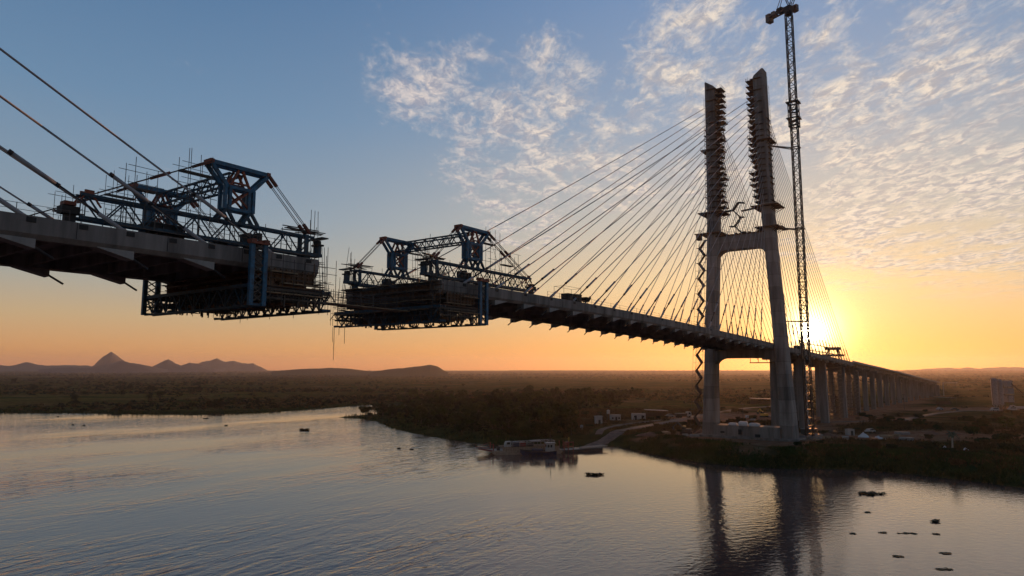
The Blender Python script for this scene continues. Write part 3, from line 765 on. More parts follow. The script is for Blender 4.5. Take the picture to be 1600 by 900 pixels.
        for (r0, r1, z1) in ((-6.2, -3.6, 51.2), (-11.5, -9.3, 48.2)):
            for r in np.linspace(r0, r1, 3):
                for q in (-1.1, .9): k.tube(C(r, T+q, 42), C(r, T+q, z1+random.uniform(-.9, .9)), .035, 4)
            for z in np.arange(44.5, z1, 1.7):
                for q in (-1.1, .9): k.tube(C(r0-.7, T+q, z), C(r1+.7, T+q, z-.02), .03, 4)
            k.bx(s0+e*(r0-.2), s0+e*(r1+.6), T-1.0, T-.2, z1-2.3, z1-2.15)
            k.tube(C(r0, T+.9, 44.5), C(r1, T+.9, z1-1.8), .03, 4)
        link('stay_scaffold', k, 'scaffold_steel', rt)
    # cross truss between the two towers
    k = MB(); b2 = MB()
    for r in (-.8, .8):
        for z in (48.55, 49.95): k.bar(C(r, -8.2, z), C(r, 8.2, z), .22)
        ts = np.linspace(-8.2, 8.2, 15)
        for i in range(14):
            za, zb_ = (48.55, 49.95) if i % 2 else (49.95, 48.55)
            b2.bar(C(r, ts[i], za), C(r, ts[i+1], zb_), .12)
    for t in np.linspace(-8.2, 8.2, 9):
        for z in (48.55, 49.95): b2.bar(C(-.8, t, z), C(.8, t, z), .1)
    ct = link('cross_truss', k, 'dark_blue_steel', rt); link('truss_bracing', b2, 'dark_blue_steel', ct)
    # lower platform
    for nm, r in (('rear_truss', .9), ('front_truss', 10.4)):
        k = MB(); b2 = MB()
        ztop = 37.2
        for dr in (-.5, .5):
            k.bar(C(r+dr, -11.6, ztop), C(r+dr, 11.6, ztop), .3, .38); k.bar(C(r+dr, -11.6, 34.95), C(r+dr, 11.6, 34.95), .2, .16)
            ts = np.linspace(-11.4, 11.4, 15)
            for i in range(14):
                za, zb_ = (35.0, 37.1) if i % 2 else (37.1, 35.0)
                b2.bar(C(r+dr, ts[i], za), C(r+dr, ts[i+1], zb_), .12)
                if i % 2 == 1: b2.bar(C(r+dr, ts[i], 35.0), C(r+dr, ts[i], 37.1), .12)
        for t in np.linspace(-11.4, 11.4, 9): b2.bx(s0+e*(r-.6), s0+e*(r+.6), t-.28, t+.28, 34.95, 35.2)
        q = link('platform_truss', k, 'dark_blue_steel', rt); link('truss_bracing', b2, 'dark_blue_steel', q)
    k = MB()
    for t in np.arange(-11.4, 11.5, 1.9):
        k.bar(C(.4, t, 37.0), C(11, t, 37.0), .2, .3); k.bar(C(.4, t, 36.0), C(11, t, 36.0), .14, .2)
        for r in np.arange(.8, 10.5, 1.6): k.bar(C(r, t, 36.0), C(r+.8, t, 37.0), .1); k.bar(C(r+.8, t, 37.0), C(r+1.6, t, 36.0), .1)
    for q in range(60):
        t = random.choice(list(np.arange(-11.4, 11.5, 1.9)))+random.uniform(-.08, .08); r = random.uniform(1.2, 9.6); k.bar(C(r, t, 35.1), C(r+random.uniform(-.3, .3), t, random.uniform(36.1, 37.2)), random.uniform(.1, .22))
    link('floor_girders', k, 'steel', rt)
    k = MB(); k.bx(s0+e*1.6, s0+e*9.9, -11.4, 11.4, 37.35, 37.5)
    for q in range(26):
        t = random.uniform(-11, 11); L = random.uniform(1.5, 4); r = random.uniform(1, 7.5)
        k.bx(s0+e*r, s0+e*(r+L), t, t+.3, 37.52, 37.6+random.uniform(.02, .5))
    link('platform_floor', k, 'plywood', rt)
    k = MB()
    for q in range(46):
        t = random.uniform(-11, 10); L = random.uniform(1.2, 4.5); r = random.uniform(1.2, 6.5); w_ = random.uniform(.25, .9)
        k.bx(s0+e*r, s0+e*(r+L), t, t+w_, 35.5, 35.58+random.uniform(0, .25))
    link('lower_staging', k, 'plywood', rt)
    k = MB(); k.bx(s0+e*1.8, s0+e*9.0, -8.9, 8.9, 39.0, 39.16)             # soffit form
    for t in np.arange(-8.6, 8.7, 1.15): k.bx(s0+e*1.8, s0+e*9.2, t, t+.16, 38.75, 39.0)
    for r in (2.4, 4.5, 6.6, 8.7): k.bx(s0+e*r, s0+e*(r+.2), -10.6, 10.6, 38.45, 38.74)
    for r in np.arange(2.6, 9, 2.0):
        for t in np.arange(-10, 10.1, 1.45): k.bar(C(r, t, 37.5), C(r, t, 38.45), .1)
    link('soffit_form', k, 'plywood', rt)
    k = MB(); k.bx(s0+e*9.2, s0+e*9.35, -10.6, 10.6, 38.9, 40.7)            # stop-end form
    for t in np.arange(-10.5, 10.6, .85): k.bx(s0+e*9.35, s0+e*9.5, t, t+.14, 38.5, 40.9+random.uniform(-.3, .25))
    for z in (39.1, 39.8, 40.4): k.bx(s0+e*9.5, s0+e*9.62, -10.6, 10.6, z, z+.14)
    link('end_form', k, 'plywood', rt)
    k = MB()                                                                # scaffold in front of the stop end
    ts = np.arange(-10.6, 11.1, 1.7)
    for t in ts:
        for r in (10.0, 11.2, 12.1):
            hi = random.uniform(38.6, 41.3) if r < 12 else random.uniform(36.8, 40.0)
            if r > 12 and random.random() < .55: continue
            k.tube(C(r, t, 35.2 if r < 12 else 34.3+random.random()), C(r, t, hi), .036, 4)
    for z in (36.0, 36.9, 37.8, 38.7, 39.6, 40.5):
        for r in (10.0, 11.2, 12.1):
            if r > 12 and z > 39.7: continue
            a, b_ = sorted((random.uniform(-11.2, -9), random.uniform(9, 11.4))); k.tube(C(r, a, z), C(r, b_, z), .033, 4)
        for t in ts[::1]:
            if random.random() < .7: k.tube(C(9.6, t, z), C(random.uniform(11.2, 12.4), t, z+random.uniform(-.05, .05)), .032, 4)
    link('front_scaffold', k, 'scaffold_steel', rt)
    k = MB()
    for z, ra, rb in ((38.2, 9.8, 11.0), (36.8, 10, 11.6), (39.7, 9.7, 10.6), (40.95, 9.6, 10.5)):
        for t in np.arange(-10.8, 9, 3.1):
            k.bx(s0+e*ra, s0+e*(rb+random.uniform(-.4, .6)), t, t+random.uniform(1.6, 2.9), z, z+.08)
    link('scaffold_boards', k, 'plank', rt)
    k = MB()                                                                # clutter along the top edge of the free end
    for t in np.arange(-11, 11, .42):
        hh = random.choice([.2, .3, .5, .9, 1.25])*random.uniform(.6, 1); k.bar(C(9.3+random.uniform(-.6, .4), t, 40.9), C(9.3+random.uniform(-.4, .5), t+random.uniform(-.2, .2), 41.15+hh), .07)
    for z in (41.5, 41.95, 42.3): k.bar(C(9.3, -10.5, z), C(9.3, 10.5, z+.0), .035)
    link('edge_guard', k, 'scaffold_steel', rt)
    return rt
traveller(208.9, -1, 'blue and orange form traveller with underslung platform on the left deck half')
traveller(167.2, 1, 'blue and orange form traveller at the tip of the deck half hung from the tower')

z = 36.6; rt = root('catwalk', B(188, 3, z), 'narrow plank catwalk bridging the gap between the two form travellers', 'catwalk')
k = MB()
for t in (4.4, 5.2, 6.0): k.bar(B(179, t, z), B(198.3, t, z+.1), .75, .12)
link('plank', k, 'plank', rt)
k = MB()
for t in (4.0, 6.4):
    for s in np.arange(179.4, 198.2, 2.3): k.tube(B(s, t, z), B(s, t, z+1.9), .04, 4)
    for h in (.9, 1.6): k.tube(B(179, t, z+h), B(198, t, z+h), .035, 4)
link('handrail', k, 'scaffold_steel', rt)
rt = root('hanging_ropes', B(178.5, -11.5, 33), 'dark ropes dangling below the far corner of the right form traveller', 'rope')
k = MB()
for (s, t, a, b_) in ((178.4, -11.6, 34.9, 32.5), (178.6, -11.0, 34.9, 31.2), (178.7, -10.9, 33.0, 29.6), (178.3, -10.2, 34.9, 33.6), (177.9, -9.3, 34.9, 32.2)):
    k.tube(B(s, t, a), B(s+.05, t+.08, b_), .04, 4)
link('rope', k, 'dark_box', rt)

# ------------------------------------------------------------------ tower crane
def build_crane():
    S0, T0 = -11.0, 18.0; zb = 2.6; zt = 163.0
    rt = root('tower_crane', B(S0, T0, zb), 'very tall lattice tower crane beside the nearer tower leg, its head at the top edge', 'crane')
    h = 1.15
    k = MB(); b2 = MB()
    cs = [(-h, -h), (h, -h), (h, h), (-h, h)]
    for a, b_ in cs: k.bar(B(S0+a, T0+b_, zb), B(S0+a, T0+b_, zt), .36)
    n = 56; zs = np.linspace(zb, zt, n+1)
    for i in range(n):
        for j in range(4):
            p, q = cs[j], cs[(j+1) % 4]
            if i % 2: p, q = q, p
            b2.bar(B(S0+p[0], T0+p[1], zs[i]), B(S0+q[0], T0+q[1], zs[i+1]), .19)
            b2.bar(B(S0+p[0], T0+p[1], zs[i]), B(S0+q[0], T0+q[1], zs[i]), .17)
    ms = link('mast', k, 'crane_steel', rt); link('mast_lacing', b2, 'crane_steel', ms)
    for z, r_ in ((127.8, 2.0), (121.6, 2.0)):
        k = MB()
        for a0, a1, b0, b1 in ((-r_-.3, -h-.2, -r_-.3, r_+.3), (h+.2, r_+.3, -r_-.3, r_+.3), (-h-.2, h+.2, h+.2, r_+.3), (-h-.2, h+.2, -r_-.3, -h-.2)):
            k.bx(S0+a0, S0+a1, T0+b0, T0+b1, z, z+.25)
        for a in (-r_, r_):
            for b_ in (-r_, 0, r_): k.bar(B(S0+a, T0+b_, z), B(S0+a, T0+b_, z+1.3), .08); 
            k.bar(B(S0+a, T0-r_, z+1.25), B(S0+a, T0+r_, z+1.25), .07)
        link('climbing_platform', k, 'crane_steel', rt)
    k = MB()
    for a, b_ in ((-1.6, -1.6), (1.6, -1.6), (1.6, 1.6), (-1.6, 1.6)): k.bar(B(S0+a, T0+b_, 118.3), B(S0+a, T0+b_, 128), .3)
    for z in (118.5, 119.8, 124.5):
        k.bx(S0-1.7, S0+1.7, T0+1.5, T0+1.75, z, z+.5); k.bx(S0-1.7, S0+1.7, T0-1.75, T0-1.5, z, z+.5); k.bx(S0+1.5, S0+1.75, T0-1.5, T0+1.5, z, z+.5); k.bx(S0-1.75, S0-1.5, T0-1.5, T0+1.5, z, z+.5)
    link('climbing_frame', k, 'crane_steel', rt)
    for z in (110.5, 79.6, 45.5):
        k = MB(); c, w, d = leg_at(z); tl = c+w/2
        for a in (-1.3, 1.3):
            k.bar(B(S0+a, T0+1.6, z), B(S0+a, T0-1.6, z), .3)
            k.bar(B(S0+a, T0-1.4, z), B(-2.4 if a > 0 else -2.9, tl-.1, z-.3), .28, .34)
        k.bar(B(S0+1.5, T0-1.5, z), B(S0-1.5, T0-1.5, z), .3); k.bar(B(S0+1.5, T0+1.5, z), B(S0-1.5, T0+1.5, z), .3)
        if z == 79.6:
            k.bx(S0-1.0, -2.7, tl-.4, tl+1.8, z+.2, z+.45)
        link('mast_tie', k, 'steel', rt)
    # head: turntable, cab, counter jib pointing away to the far left, luffing jib rising toward the river
    hx, hy, _ = B(S0, T0, 0)
    k = MB(); k.tube((hx, hy, zt), (hx, hy, zt+1.0), 1.5, 14).box((hx, hy, zt+1.0), (2.9, 2.9, 2.2), .5)
    link('turntable', k, 'dark_box', rt)
    cd = Vector((-0.52, 0.85, 0)).normalized(); cr = Vector((cd.y, -cd.x, 0)); H0 = Vector((hx, hy, zt+2.4))
    k = MB()
    for q in (-1.0, 1.0): k.bar(H0+cr*q-cd*1.0, H0+cr*q+cd*9.5, .4, .5)
    for a in np.arange(0, 9, 1.5): k.bar(H0-cr+cd*a, H0+cr+cd*(a+1.5), .15)
    for q in (-1.1, 1.1):
        k.bar(H0+cr*q+cd*9, H0+cr*q+cd*9+Vector((0, 0, 1.3)), .08); k.bar(H0+cr*q+cd*4, H0+cr*q+cd*4+Vector((0, 0, 1.3)), .08); k.bar(H0+cr*q+cd*1+Vector((0, 0, 1.2)), H0+cr*q+cd*9+Vector((0, 0, 1.2)), .06)
    link('counter_jib', k, 'crane_steel', rt)
    k = MB(); c = H0+cd*8.6
    k.box((c.x, c.y, c.z-1.6), (2.6, 1.8, 3.2), math.atan2(cd.y, cd.x)+math.pi/2)
    c = H0+cd*6.4; k.box((c.x, c.y, c.z-.2), (2.2, 1.6, 1.9), math.atan2(cd.y, cd.x)+math.pi/2)
    link('counterweight', k, 'concrete', rt)
    k = MB(); c = H0+cd*3.6; k.box((c.x, c.y, c.z+.3), (1.9, 2.2, 1.7), math.atan2(cd.y, cd.x)+math.pi/2)
    link('winch', k, 'dark_box', rt)
    k = MB(); c = H0+cr*2.5-cd*1.2
    k.box((c.x, c.y, c.z-.9), (1.5, 1.9, 2.6), math.atan2(cd.y, cd.x)-math.pi/2)
    cab = link('cab', k, 'crane_steel', rt)
    k = MB(); cc = c-cd*.97; k.box((cc.x, cc.y, cc.z-.1), (1.2, .06, 1.4), math.atan2(cd.y, cd.x)-math.pi/2); link('cab_window', k, 'glass_dark', cab)
    jd = (-cd*math.cos(R(62)) + Vector((0, 0, math.sin(R(62))))).normalized(); up = jd.cross(cr).normalized()
    J0 = H0 - cd*1.2 + Vector((0, 0, .3)); k = MB(); L = 44
    ja = lambda u, w, f: J0+jd*f+cr*u*(.8 if f > 2 else .5)+up*w
    for u, w in ((-1, 0), (1, 0), (0, 1.3)): k.bar(ja(u, w, 0), ja(u, w, L), .2)
    for i in range(22):
        f = i*2
        for (u, w), (x, y) in (((-1, 0), (1, 0)), ((1, 0), (0, 1.3)), ((0, 1.3), (-1, 0))): k.bar(ja(u, w, f), ja(x, y, f+2), .11)
    link('luffing_jib', k, 'crane_steel', rt)
    k = MB(); ap = H0+cd*2.0+Vector((0, 0, 7.5))
    for u in (-.8, .8): k.bar(H0+cr*u-cd*.8, ap+cr*u*.4, .25); k.bar(H0+cr*u+cd*5.5, ap+cr*u*.4, .18); k.tube(ap+cr*u*.4, J0+jd*40+cr*u*.5, .05, 4)
    link('a_frame', k, 'crane_steel', rt)
    tip = J0+jd*44; k = MB(); k.tube(tip, (tip.x, tip.y, 160), .05, 4); k.tube((tip.x, tip.y, 160), (tip.x, tip.y, 158.6), .25, 6)
    link('hoist_rope', k, 'dark_box', rt)
    k = MB(); k.box((hx, hy, 1.6), (6, 6, 3.0), .5); link('crane_base', k, 'concrete', rt)
build_crane()

# ------------------------------------------------------------------ approach viaduct
def build_viaduct():
    rt = root('approach_viaduct', B(-320, TC(-320), 4), 'long pale approach viaduct on many columns sloping down to the right behind the tower', 'viaduct')
    ss = np.linspace(-146.05, -497, 66)
    def sect(P):
        mb = MB(); mb.loft([[B(s, TC(s)+a, ZD(s)+c) for a, c in P] for s in ss][::-1]); return mb
    link('deck_slab', sect([(-10.4, -.35), (10.4, -.35), (10.4, -.05), (-10.4, -.05)][::-1]), 'concrete', rt)
    for t in (-7.5, -2.5, 2.5, 7.5):
        link('girder', sect([(t-.5, -2.0), (t+.5, -2.0), (t+.35, -.36), (t-.35, -.36)][::-1]), 'concrete', rt)
    for t in (-10.2, 10.2):
        link('parapet', sect([(t-.15, -.04), (t+.15, -.04), (t+.12, .85), (t-.12, .85)][::-1]), 'concrete_new', rt)
    piers = [-175, -200, -225, -250, -275, -300, -325, -350, -375, -400, -425, -450, -474, -495]
    for s in piers:
        c = TC(s); k = MB()
        top = ZD(s)-3.4
        k.bx(s-1.1, s+1.1, c-9.8, c+9.8, ZD(s)-3.4, ZD(s)-2.02)
        for t in (-6.6, 6.6):
            x, y, _ = B(s, c+t, 0); k.bx(s-.95, s+.95, c+t-1.25, c+t+1.25, tz(x, y)-1.5, top)
        if s == -495: k.bx(s-.7, s+.7, c-9.6, c+9.6, 1, top)
        link('pier', k, 'concrete', rt)
build_viaduct()
def back_pier(s, label):
    rt = root('bridge_pier', B(s, 0, 4), label, 'bridge pier', 'twin column piers under the shore span')
    for t in (-4.0, 7.1):
        k = MB(); top = ZD(s)-2.6; bt = 2.0
        k.loft([[B(s-1.6, t-1.7, bt), B(s+1.6, t-1.7, bt), B(s+1.6, t+1.7, bt), B(s-1.6, t+1.7, bt)], [B(s-1.1, t-1.35, top), B(s+1.1, t-1.35, top), B(s+1.1, t+1.35, top), B(s-1.1, t+1.35, top)]])
        link('column', k, 'concrete', rt)
    k = MB(); k.bx(s-1.5, s+1.5, -8.4, 9.4, ZD(s)-3.2, ZD(s)-2.0); link('cap_beam', k, 'concrete', rt)
back_pier(-50, 'twin column bridge pier just right of the nearer tower leg')
back_pier(-89, 'twin column bridge pier standing clear between crane mast and shoring scaffold')
back_pier(-132, 'twin column bridge pier half hidden by the brown shoring scaffold')

def shoring(s, t, ls, lt, label):
    z1 = ZD(s)-2.4; x, y, _ = B(s, t, 0); z0 = tz(x, y)-.3
    rt = root('shoring_tower', B(s, t, z0), label, 'scaffold tower', 'shoring scaffolds under the shore span')
    k = MB(); b2 = MB()
    for a in np.arange(-ls/2, ls/2+.1, 2):
        for b_ in np.arange(-lt/2, lt/2+.1, 2): k.bar(B(s+a, t+b_, z0), B(s+a, t+b_, z1), .14)
    for z in np.arange(z0+1, z1, 1.9):
        for a in np.arange(-ls/2, ls/2+.1, 2): b2.bar(B(s+a, t-lt/2, z), B(s+a, t+lt/2, z), .09)
        for b_ in np.arange(-lt/2, lt/2+.1, 2): b2.bar(B(s-ls/2, t+b_, z), B(s+ls/2, t+b_, z), .09)
        for a in np.arange(-ls/2, ls/2-1, 2): b2.bar(B(s+a, t+lt/2, z), B(s+a+2, t+lt/2, z+1.9), .08)
    link('upright', k, 'scaffold_steel', rt); link('cross_brace', b2, 'scaffold_steel', rt)
    k = MB(); k.bx(s-ls/2-.5, s+ls/2+.5, t-lt/2-.5, t+lt/2+.5, z1, z1+.3); link('head_deck', k, 'plywood', rt)
shoring(-112, 6, 8, 8, 'dense brown shoring scaffold right of the clear twin column pier')
shoring(-68, -4, 10, 6, 'brown shoring scaffold seen between crane mast and the clear pier')
shoring(-150, 7, 6, 8, 'farthest shoring scaffold under the first viaduct span')
rt = root('gantry_post', B(-503, 25, 3), 'slim pale post with a cross arm at the far end of the viaduct', 'post')
zz = tz(*B(-503, 25, 0)[:2]); k = MB(); k.bar(B(-503, 25, zz), B(-503, 25, 16.4), .5); link('post', k, 'white_paint', rt)
k = MB(); k.bar(B(-503, 25, 16.2), B(-506, 36, 16.2), .4); link('cross_arm', k, 'white_paint', rt)



# ------------------------------------------------------------------ work site and river things
def W(x, y): return (x, y, tz(x, y))
def local(x, y, z, rz):
    co, si = math.cos(rz), math.sin(rz)
    return lambda a, b_, c: (x+a*co-b_*si, y+a*si+b_*co, z+c)

def cabin(x, y, L, D, Hh, rz, label, doors=1, roof_over=.25, m='white_paint', name='site_cabin', cat='cabin'):
    z = tz(x, y)-.1; rt = root(name, (x, y, z), label, cat); q = local(x, y, z, rz)
    k = MB().box((x, y, z), (L, D, Hh), rz); link('wall', k, m, rt)
    k = MB(); k.box((x, y, z+Hh+.01), (L+2*roof_over, D+2*roof_over, .18), rz); link('roof', k, 'sheet_roof', rt)
    for i in range(doors):
        a = -L/2+L*(i+.5)/doors+ (.2 if doors == 1 else 0)
        c = q(a, -D/2-.03, .05); k = MB().box(c, (.95, .08, min(2.1, Hh-.4)), rz); link('door', k, 'dark_box', rt)
    if L > 3:
        for a in (-L*.33, L*.33):
            c = q(a, -D/2-.03, 1.2); k = MB().box(c, (.8, .08, .8), rz); link('window', k, 'glass_dark', rt)
    return rt
cabin(38.5, 309, 3.0, 2.6, 3.6, .1, 'narrow white kiosk standing at the dark edge of the thicket by the ramp road')
cabin(49, 329, 4.6, 3.0, 2.9, .05, 'square white cabin between the kiosk and the long white container', doors=1)
cabin(61.5, 337, 6.4, 2.6, 2.9, .05, 'long white container cabin with two dark doors beside the open shed', doors=2, roof_over=.05)
def shed(x, y, L, D, Hh, rz, label, posts=5):
    z = tz(x, y)-.1; rt = root('open_shed', (x, y, z), label, 'shed'); q = local(x, y, z, rz)
    k = MB(); k.loft([[q(-L/2-.4, -D/2-.4, Hh), q(L/2+.4, -D/2-.4, Hh-.5), q(L/2+.4, D/2+.4, Hh-.5), q(-L/2-.4, D/2+.4, Hh)], [q(-L/2-.4, -D/2-.4, Hh+.15), q(L/2+.4, -D/2-.4, Hh-.35), q(L/2+.4, D/2+.4, Hh-.35), q(-L/2-.4, D/2+.4, Hh+.15)]])
    link('roof', k, 'sheet_roof', rt)
    for i in range(posts):
        a = -L/2+L*i/(posts-1)
        for b_ in (-D/2, D/2): k = MB().bar(q(a, b_, -.2), q(a, b_, Hh-.5*(i/(posts-1))+.02), .16); link('post', k, 'bark', rt)
    k = MB(); k.loft([[q(-L/2, D/2-.2, 0), q(L/2, D/2-.2, 0), q(L/2, D/2-.1, 0), q(-L/2, D/2-.1, 0)], [q(-L/2, D/2-.2, 2.4), q(L/2, D/2-.2, 2.4), q(L/2, D/2-.1, 2.4), q(-L/2, D/2-.1, 2.4)]])
    link('back_wall', k, 'bark', rt)
    return rt
shed(73, 351, 10.5, 5, 3.9, .03, 'open sided shed with a pale sloping tin roof next to the container cabin')
shed(176, 486, 15, 8, 4.2, -.1, 'pale roofed open shed seen between the two tower legs')
shed(305, 486, 11, 6, 5.2, 0, 'low shed with a bright thin roof edge near the end of the viaduct')

def car(x, y, rz, label, m='white_paint', name='parked_car', van=False):
    z = tz(x, y); rt = root(name, (x, y, z), label, 'van' if van else 'car'); q = local(x, y, z, rz)
    prof = [(-2.2, .45), (-2.25, .95), (-1.5, 1.05), (-.85, 1.55), (.9, 1.6), (1.7, 1.08), (2.2, .98), (2.25, .45)] if not van else \
           [(-2.4, .45), (-2.5, 1.15), (-1.7, 1.35), (-1.2, 2.1), (2.3, 2.15), (2.45, .45)]
    k = MB(); k.loft([[q(a, -.85, c) for a, c in prof], [q(a, .85, c) for a, c in prof]]); link('body', k, m, rt)
    k = MB()
    if not van:
        w_ = [(-1.35, 1.08), (-.8, 1.48), (.85, 1.53), (1.5, 1.1)]
    else: w_ = [(-1.55, 1.4), (-1.15, 1.98), (1.9, 2.0), (1.9, 1.4)]
    for b_ in (-.86, .86): k.loft([[q(a, b_-.015, c) for a, c in w_], [q(a, b_+.015, c) for a, c in w_]])
    link('window', k, 'glass_dark', rt)
    for a in (-1.35, 1.35):
        for b_ in (-.8, .8):
            k = MB().tube(q(a, b_-.12, .34), q(a, b_+.12, .34), .34, 12); link('wheel', k, 'rubber', rt)
    return rt
car(80, 352, .2, 'white car parked at the right end of the open shed')
car(257, 416, .4, 'small white car near the low bright roofed shed', van=False)
car(285, 409, .1, 'white van parked below the tall silos', van=True, name='parked_van')
car(297.5, 412, .0, 'white van beside the silos and the white truck', van=True, name='parked_van')
car(262, 410, -.2, 'dark car beside the small white car on the far yard', m='steel')

def truck(x, y, rz, label, cab='white_paint', bed='steel', lights=False, L=8.0, load=None):
    z = tz(x, y); rt = root('truck', (x, y, z), label, 'truck'); q = local(x, y, z, rz)
    k = MB(); P = [(L/2-2.2, .7), (L/2-2.2, 3.0), (L/2-.4, 3.0), (L/2, 1.9), (L/2, .7)]
    k.loft([[q(a, -1.2, c) for a, c in P], [q(a, 1.2, c) for a, c in P]]); cb = link('cab', k, cab, rt)
    k = MB()
    for b_ in (-1.22, 1.22): k.loft([[q(L/2-1.7, b_-.015, 1.9), q(L/2-.6, b_-.015, 1.9), q(L/2-.75, b_-.015, 2.75), q(L/2-1.7, b_-.015, 2.75)], [q(L/2-1.7, b_+.015, 1.9), q(L/2-.6, b_+.015, 1.9), q(L/2-.75, b_+.015, 2.75), q(L/2-1.7, b_+.015, 2.75)]])
    link('cab_window', k, 'glass_dark', cb)
    k = MB().bar(q(-L/2, 0, .9), q(L/2-2.3, 0, .9), .9, .3); link('chassis', k, 'dark_box', rt)
    k = MB(); k.loft([[q(-L/2, -1.1, 1.1), q(L/2-2.5, -1.1, 1.1), q(L/2-2.5, 1.1, 1.1), q(-L/2, 1.1, 1.1)], [q(-L/2-.3, -1.3, 2.3), q(L/2-2.4, -1.3, 2.3), q(L/2-2.4, 1.3, 2.3), q(-L/2-.3, 1.3, 2.3)]]); link('bed', k, bed, rt)
    for a in (-L/2+1.0, -L/2+2.3, L/2-1.2):
        for b_ in (-1.05, 1.05): k = MB().tube(q(a, b_-.18, .5), q(a, b_+.18, .5), .5, 12); link('wheel', k, 'rubber', rt)
    for b_ in (-.8, .8):
        k = MB().tube(q(L/2+.01, b_, 1.05), q(L/2+.08, b_, 1.05), .24 if lights else .16, 10); link('headlight', k, 'lamp_glow' if lights else 'glass_dark', rt)
    return rt
truck(86.5, 350, .15, 'dump truck with a white cab at its right end, left of the tower')
truck(151, 365, -2.0, 'truck with two lit white headlights just right of the nearer tower leg', bed='steel', lights=True)
truck(304, 416, 2.9, 'white truck at the right edge of the picture beside the silos', bed='white_paint')
truck(181, 470, 3.0, 'white truck parked in front of the pale shed between the tower legs', bed='white_paint')

def excavator(x, y, rz, label, m='yellow_paint'):
    z = tz(x, y); rt = root('excavator', (x, y, z), label, 'excavator'); q = local(x, y, z, rz)
    for b_ in (-1.1, 1.1):
        k = MB(); P = [(-1.8, .15), (-2.0, .5), (-1.7, .9), (1.7, .9), (2.0, .5), (1.8, .15)]
        k.loft([[q(a, b_-.28, c) for a, c in P], [q(a, b_+.28, c) for a, c in P]]); link('track', k, 'rubber', rt)
    k = MB(); k.loft([[q(-2, -1.2, 1.0), q(1.2, -1.2, 1.0), q(1.2, 1.2, 1.0), q(-2, 1.2, 1.0)], [q(-2, -1.2, 2.1), q(1.2, -1.2, 2.0), q(1.2, 1.2, 2.0), q(-2, 1.2, 2.1)]]); link('body', k, m, rt)
    k = MB(); k.loft([[q(-.2, .1, 2.05), q(1.3, .1, 2.05), q(1.3, 1.15, 2.05), q(-.2, 1.15, 2.05)], [q(-.2, .1, 3.1), q(.9, .1, 3.1), q(.9, 1.15, 3.1), q(-.2, 1.15, 3.1)]]); link('cab', k, 'glass_dark', rt)
    k = MB().bar(q(1.0, -.3, 1.8), q(3.2, -.3, 4.2), .4, .5).bar(q(3.2, -.3, 4.2), q(5.2, -.3, 2.6), .3, .4); link('boom', k, m, rt)
    k = MB(); k.loft([[q(4.9, -.8, 2.6), q(5.5, -.8, 2.5), q(5.5, .2, 2.5), q(4.9, .2, 2.6)], [q(4.7, -.7, 1.5), q(5.0, -.7, 1.3), q(5.0, .1, 1.3), q(4.7, .1, 1.5)]]); link('bucket', k, 'steel', rt)
excavator(65.5, 261.5, 2.6, 'dark excavator crouching on the bare earth left of the tower', 'steel')
excavator(129, 355, 1.9, 'excavator with a sunlit top on the yard between the tower legs')

def heap(x, y, rx, ry, h, label, m='soil', name='earth_heap', cat='earth heap', seed=0):
    rt_ = random.Random(seed+int(x*7)); z = tz(x, y)-.3; mb = MB(); n, r_ = 18, 6
    rings = []
    for i in range(r_):
        f = i/(r_-1)
        rings.append([(x+rx*(1-f**1.3)*math.cos(2*math.pi*j/n)*(1+.18*rt_.uniform(-1, 1)), y+ry*(1-f**1.3)*math.sin(2*math.pi*j/n)*(1+.18*rt_.uniform(-1, 1)), z+h*f*(1+.15*rt_.uniform(-1, 1))) for j in range(n)])
    mb.loft(rings); o = link(name, mb, m, None, True); return tag(o, label, cat)
rs_ = random.Random(44)
heap(104.5, 240, 2.6, 1.6, 1.1, 'low tan heap of sand at the foot of the crane mast', 'plank')
heap(127, 251.5, 2.2, 1.4, 2.0, 'lumpy white tarpaulin pile, middle of the three pale lumps right of the crane', 'white_tarp', 'tarpaulin_pile', 'tarpaulin', 3)
heap(128.6, 244.5, 2.9, 1.4, 1.4, 'long low white tarpaulin pile, rightmost of the three pale lumps', 'white_tarp', 'tarpaulin_pile', 'tarpaulin', 5)
heap(123, 212, 1.0, .7, .7, 'small pale heap near the middle of the right bank', 'white_tarp', 'rubble_heap', 'rubble', 6)
heap(136.5, 210, 1.5, .8, .9, 'small pale heap right of the palm on the right bank', 'white_tarp', 'rubble_heap', 'rubble', 7)
heap(133.5, 215, 1.0, .8, 1.1, 'tiny pale heap just beside the palm crown', 'white_tarp', 'rubble_heap', 'rubble', 8)
heap(52, 262, 5, 3, 1.4, 'low reddish earth mound on the bank edge left of the tower', 'soil', 'earth_heap', 'earth heap', 9)
heap(116, 255, 4.5, 2.5, 1.5, 'dark earth mound between the crane and the white lumps', 'soil', 'earth_heap', 'earth heap', 10)
cabin(125.6, 258.5, 2.4, 2.2, 2.2, .1, 'small square white box, leftmost of the three pale lumps right of the crane', roof_over=.05, name='storage_box', cat='box')
cabin(112, 262, 5.5, 2.4, 2.3, .2, 'dark container behind the sand heap by the crane', roof_over=.05, m='steel', name='storage_container', cat='container')
for (x, y) in ((71, 262), (60, 268), (147, 246), (158, 262), (108, 268), (128, 335), (143, 330), (165, 352)):
    o_ = heap(x, y, rs_.uniform(2, 4), rs_.uniform(1.5, 2.5), rs_.uniform(.8, 1.8), 'low reddish heap of loose earth on the bare work site', 'soil', 'earth_heap', 'earth heap', int(x)); o_['group'] = 'earth heaps of the work site'
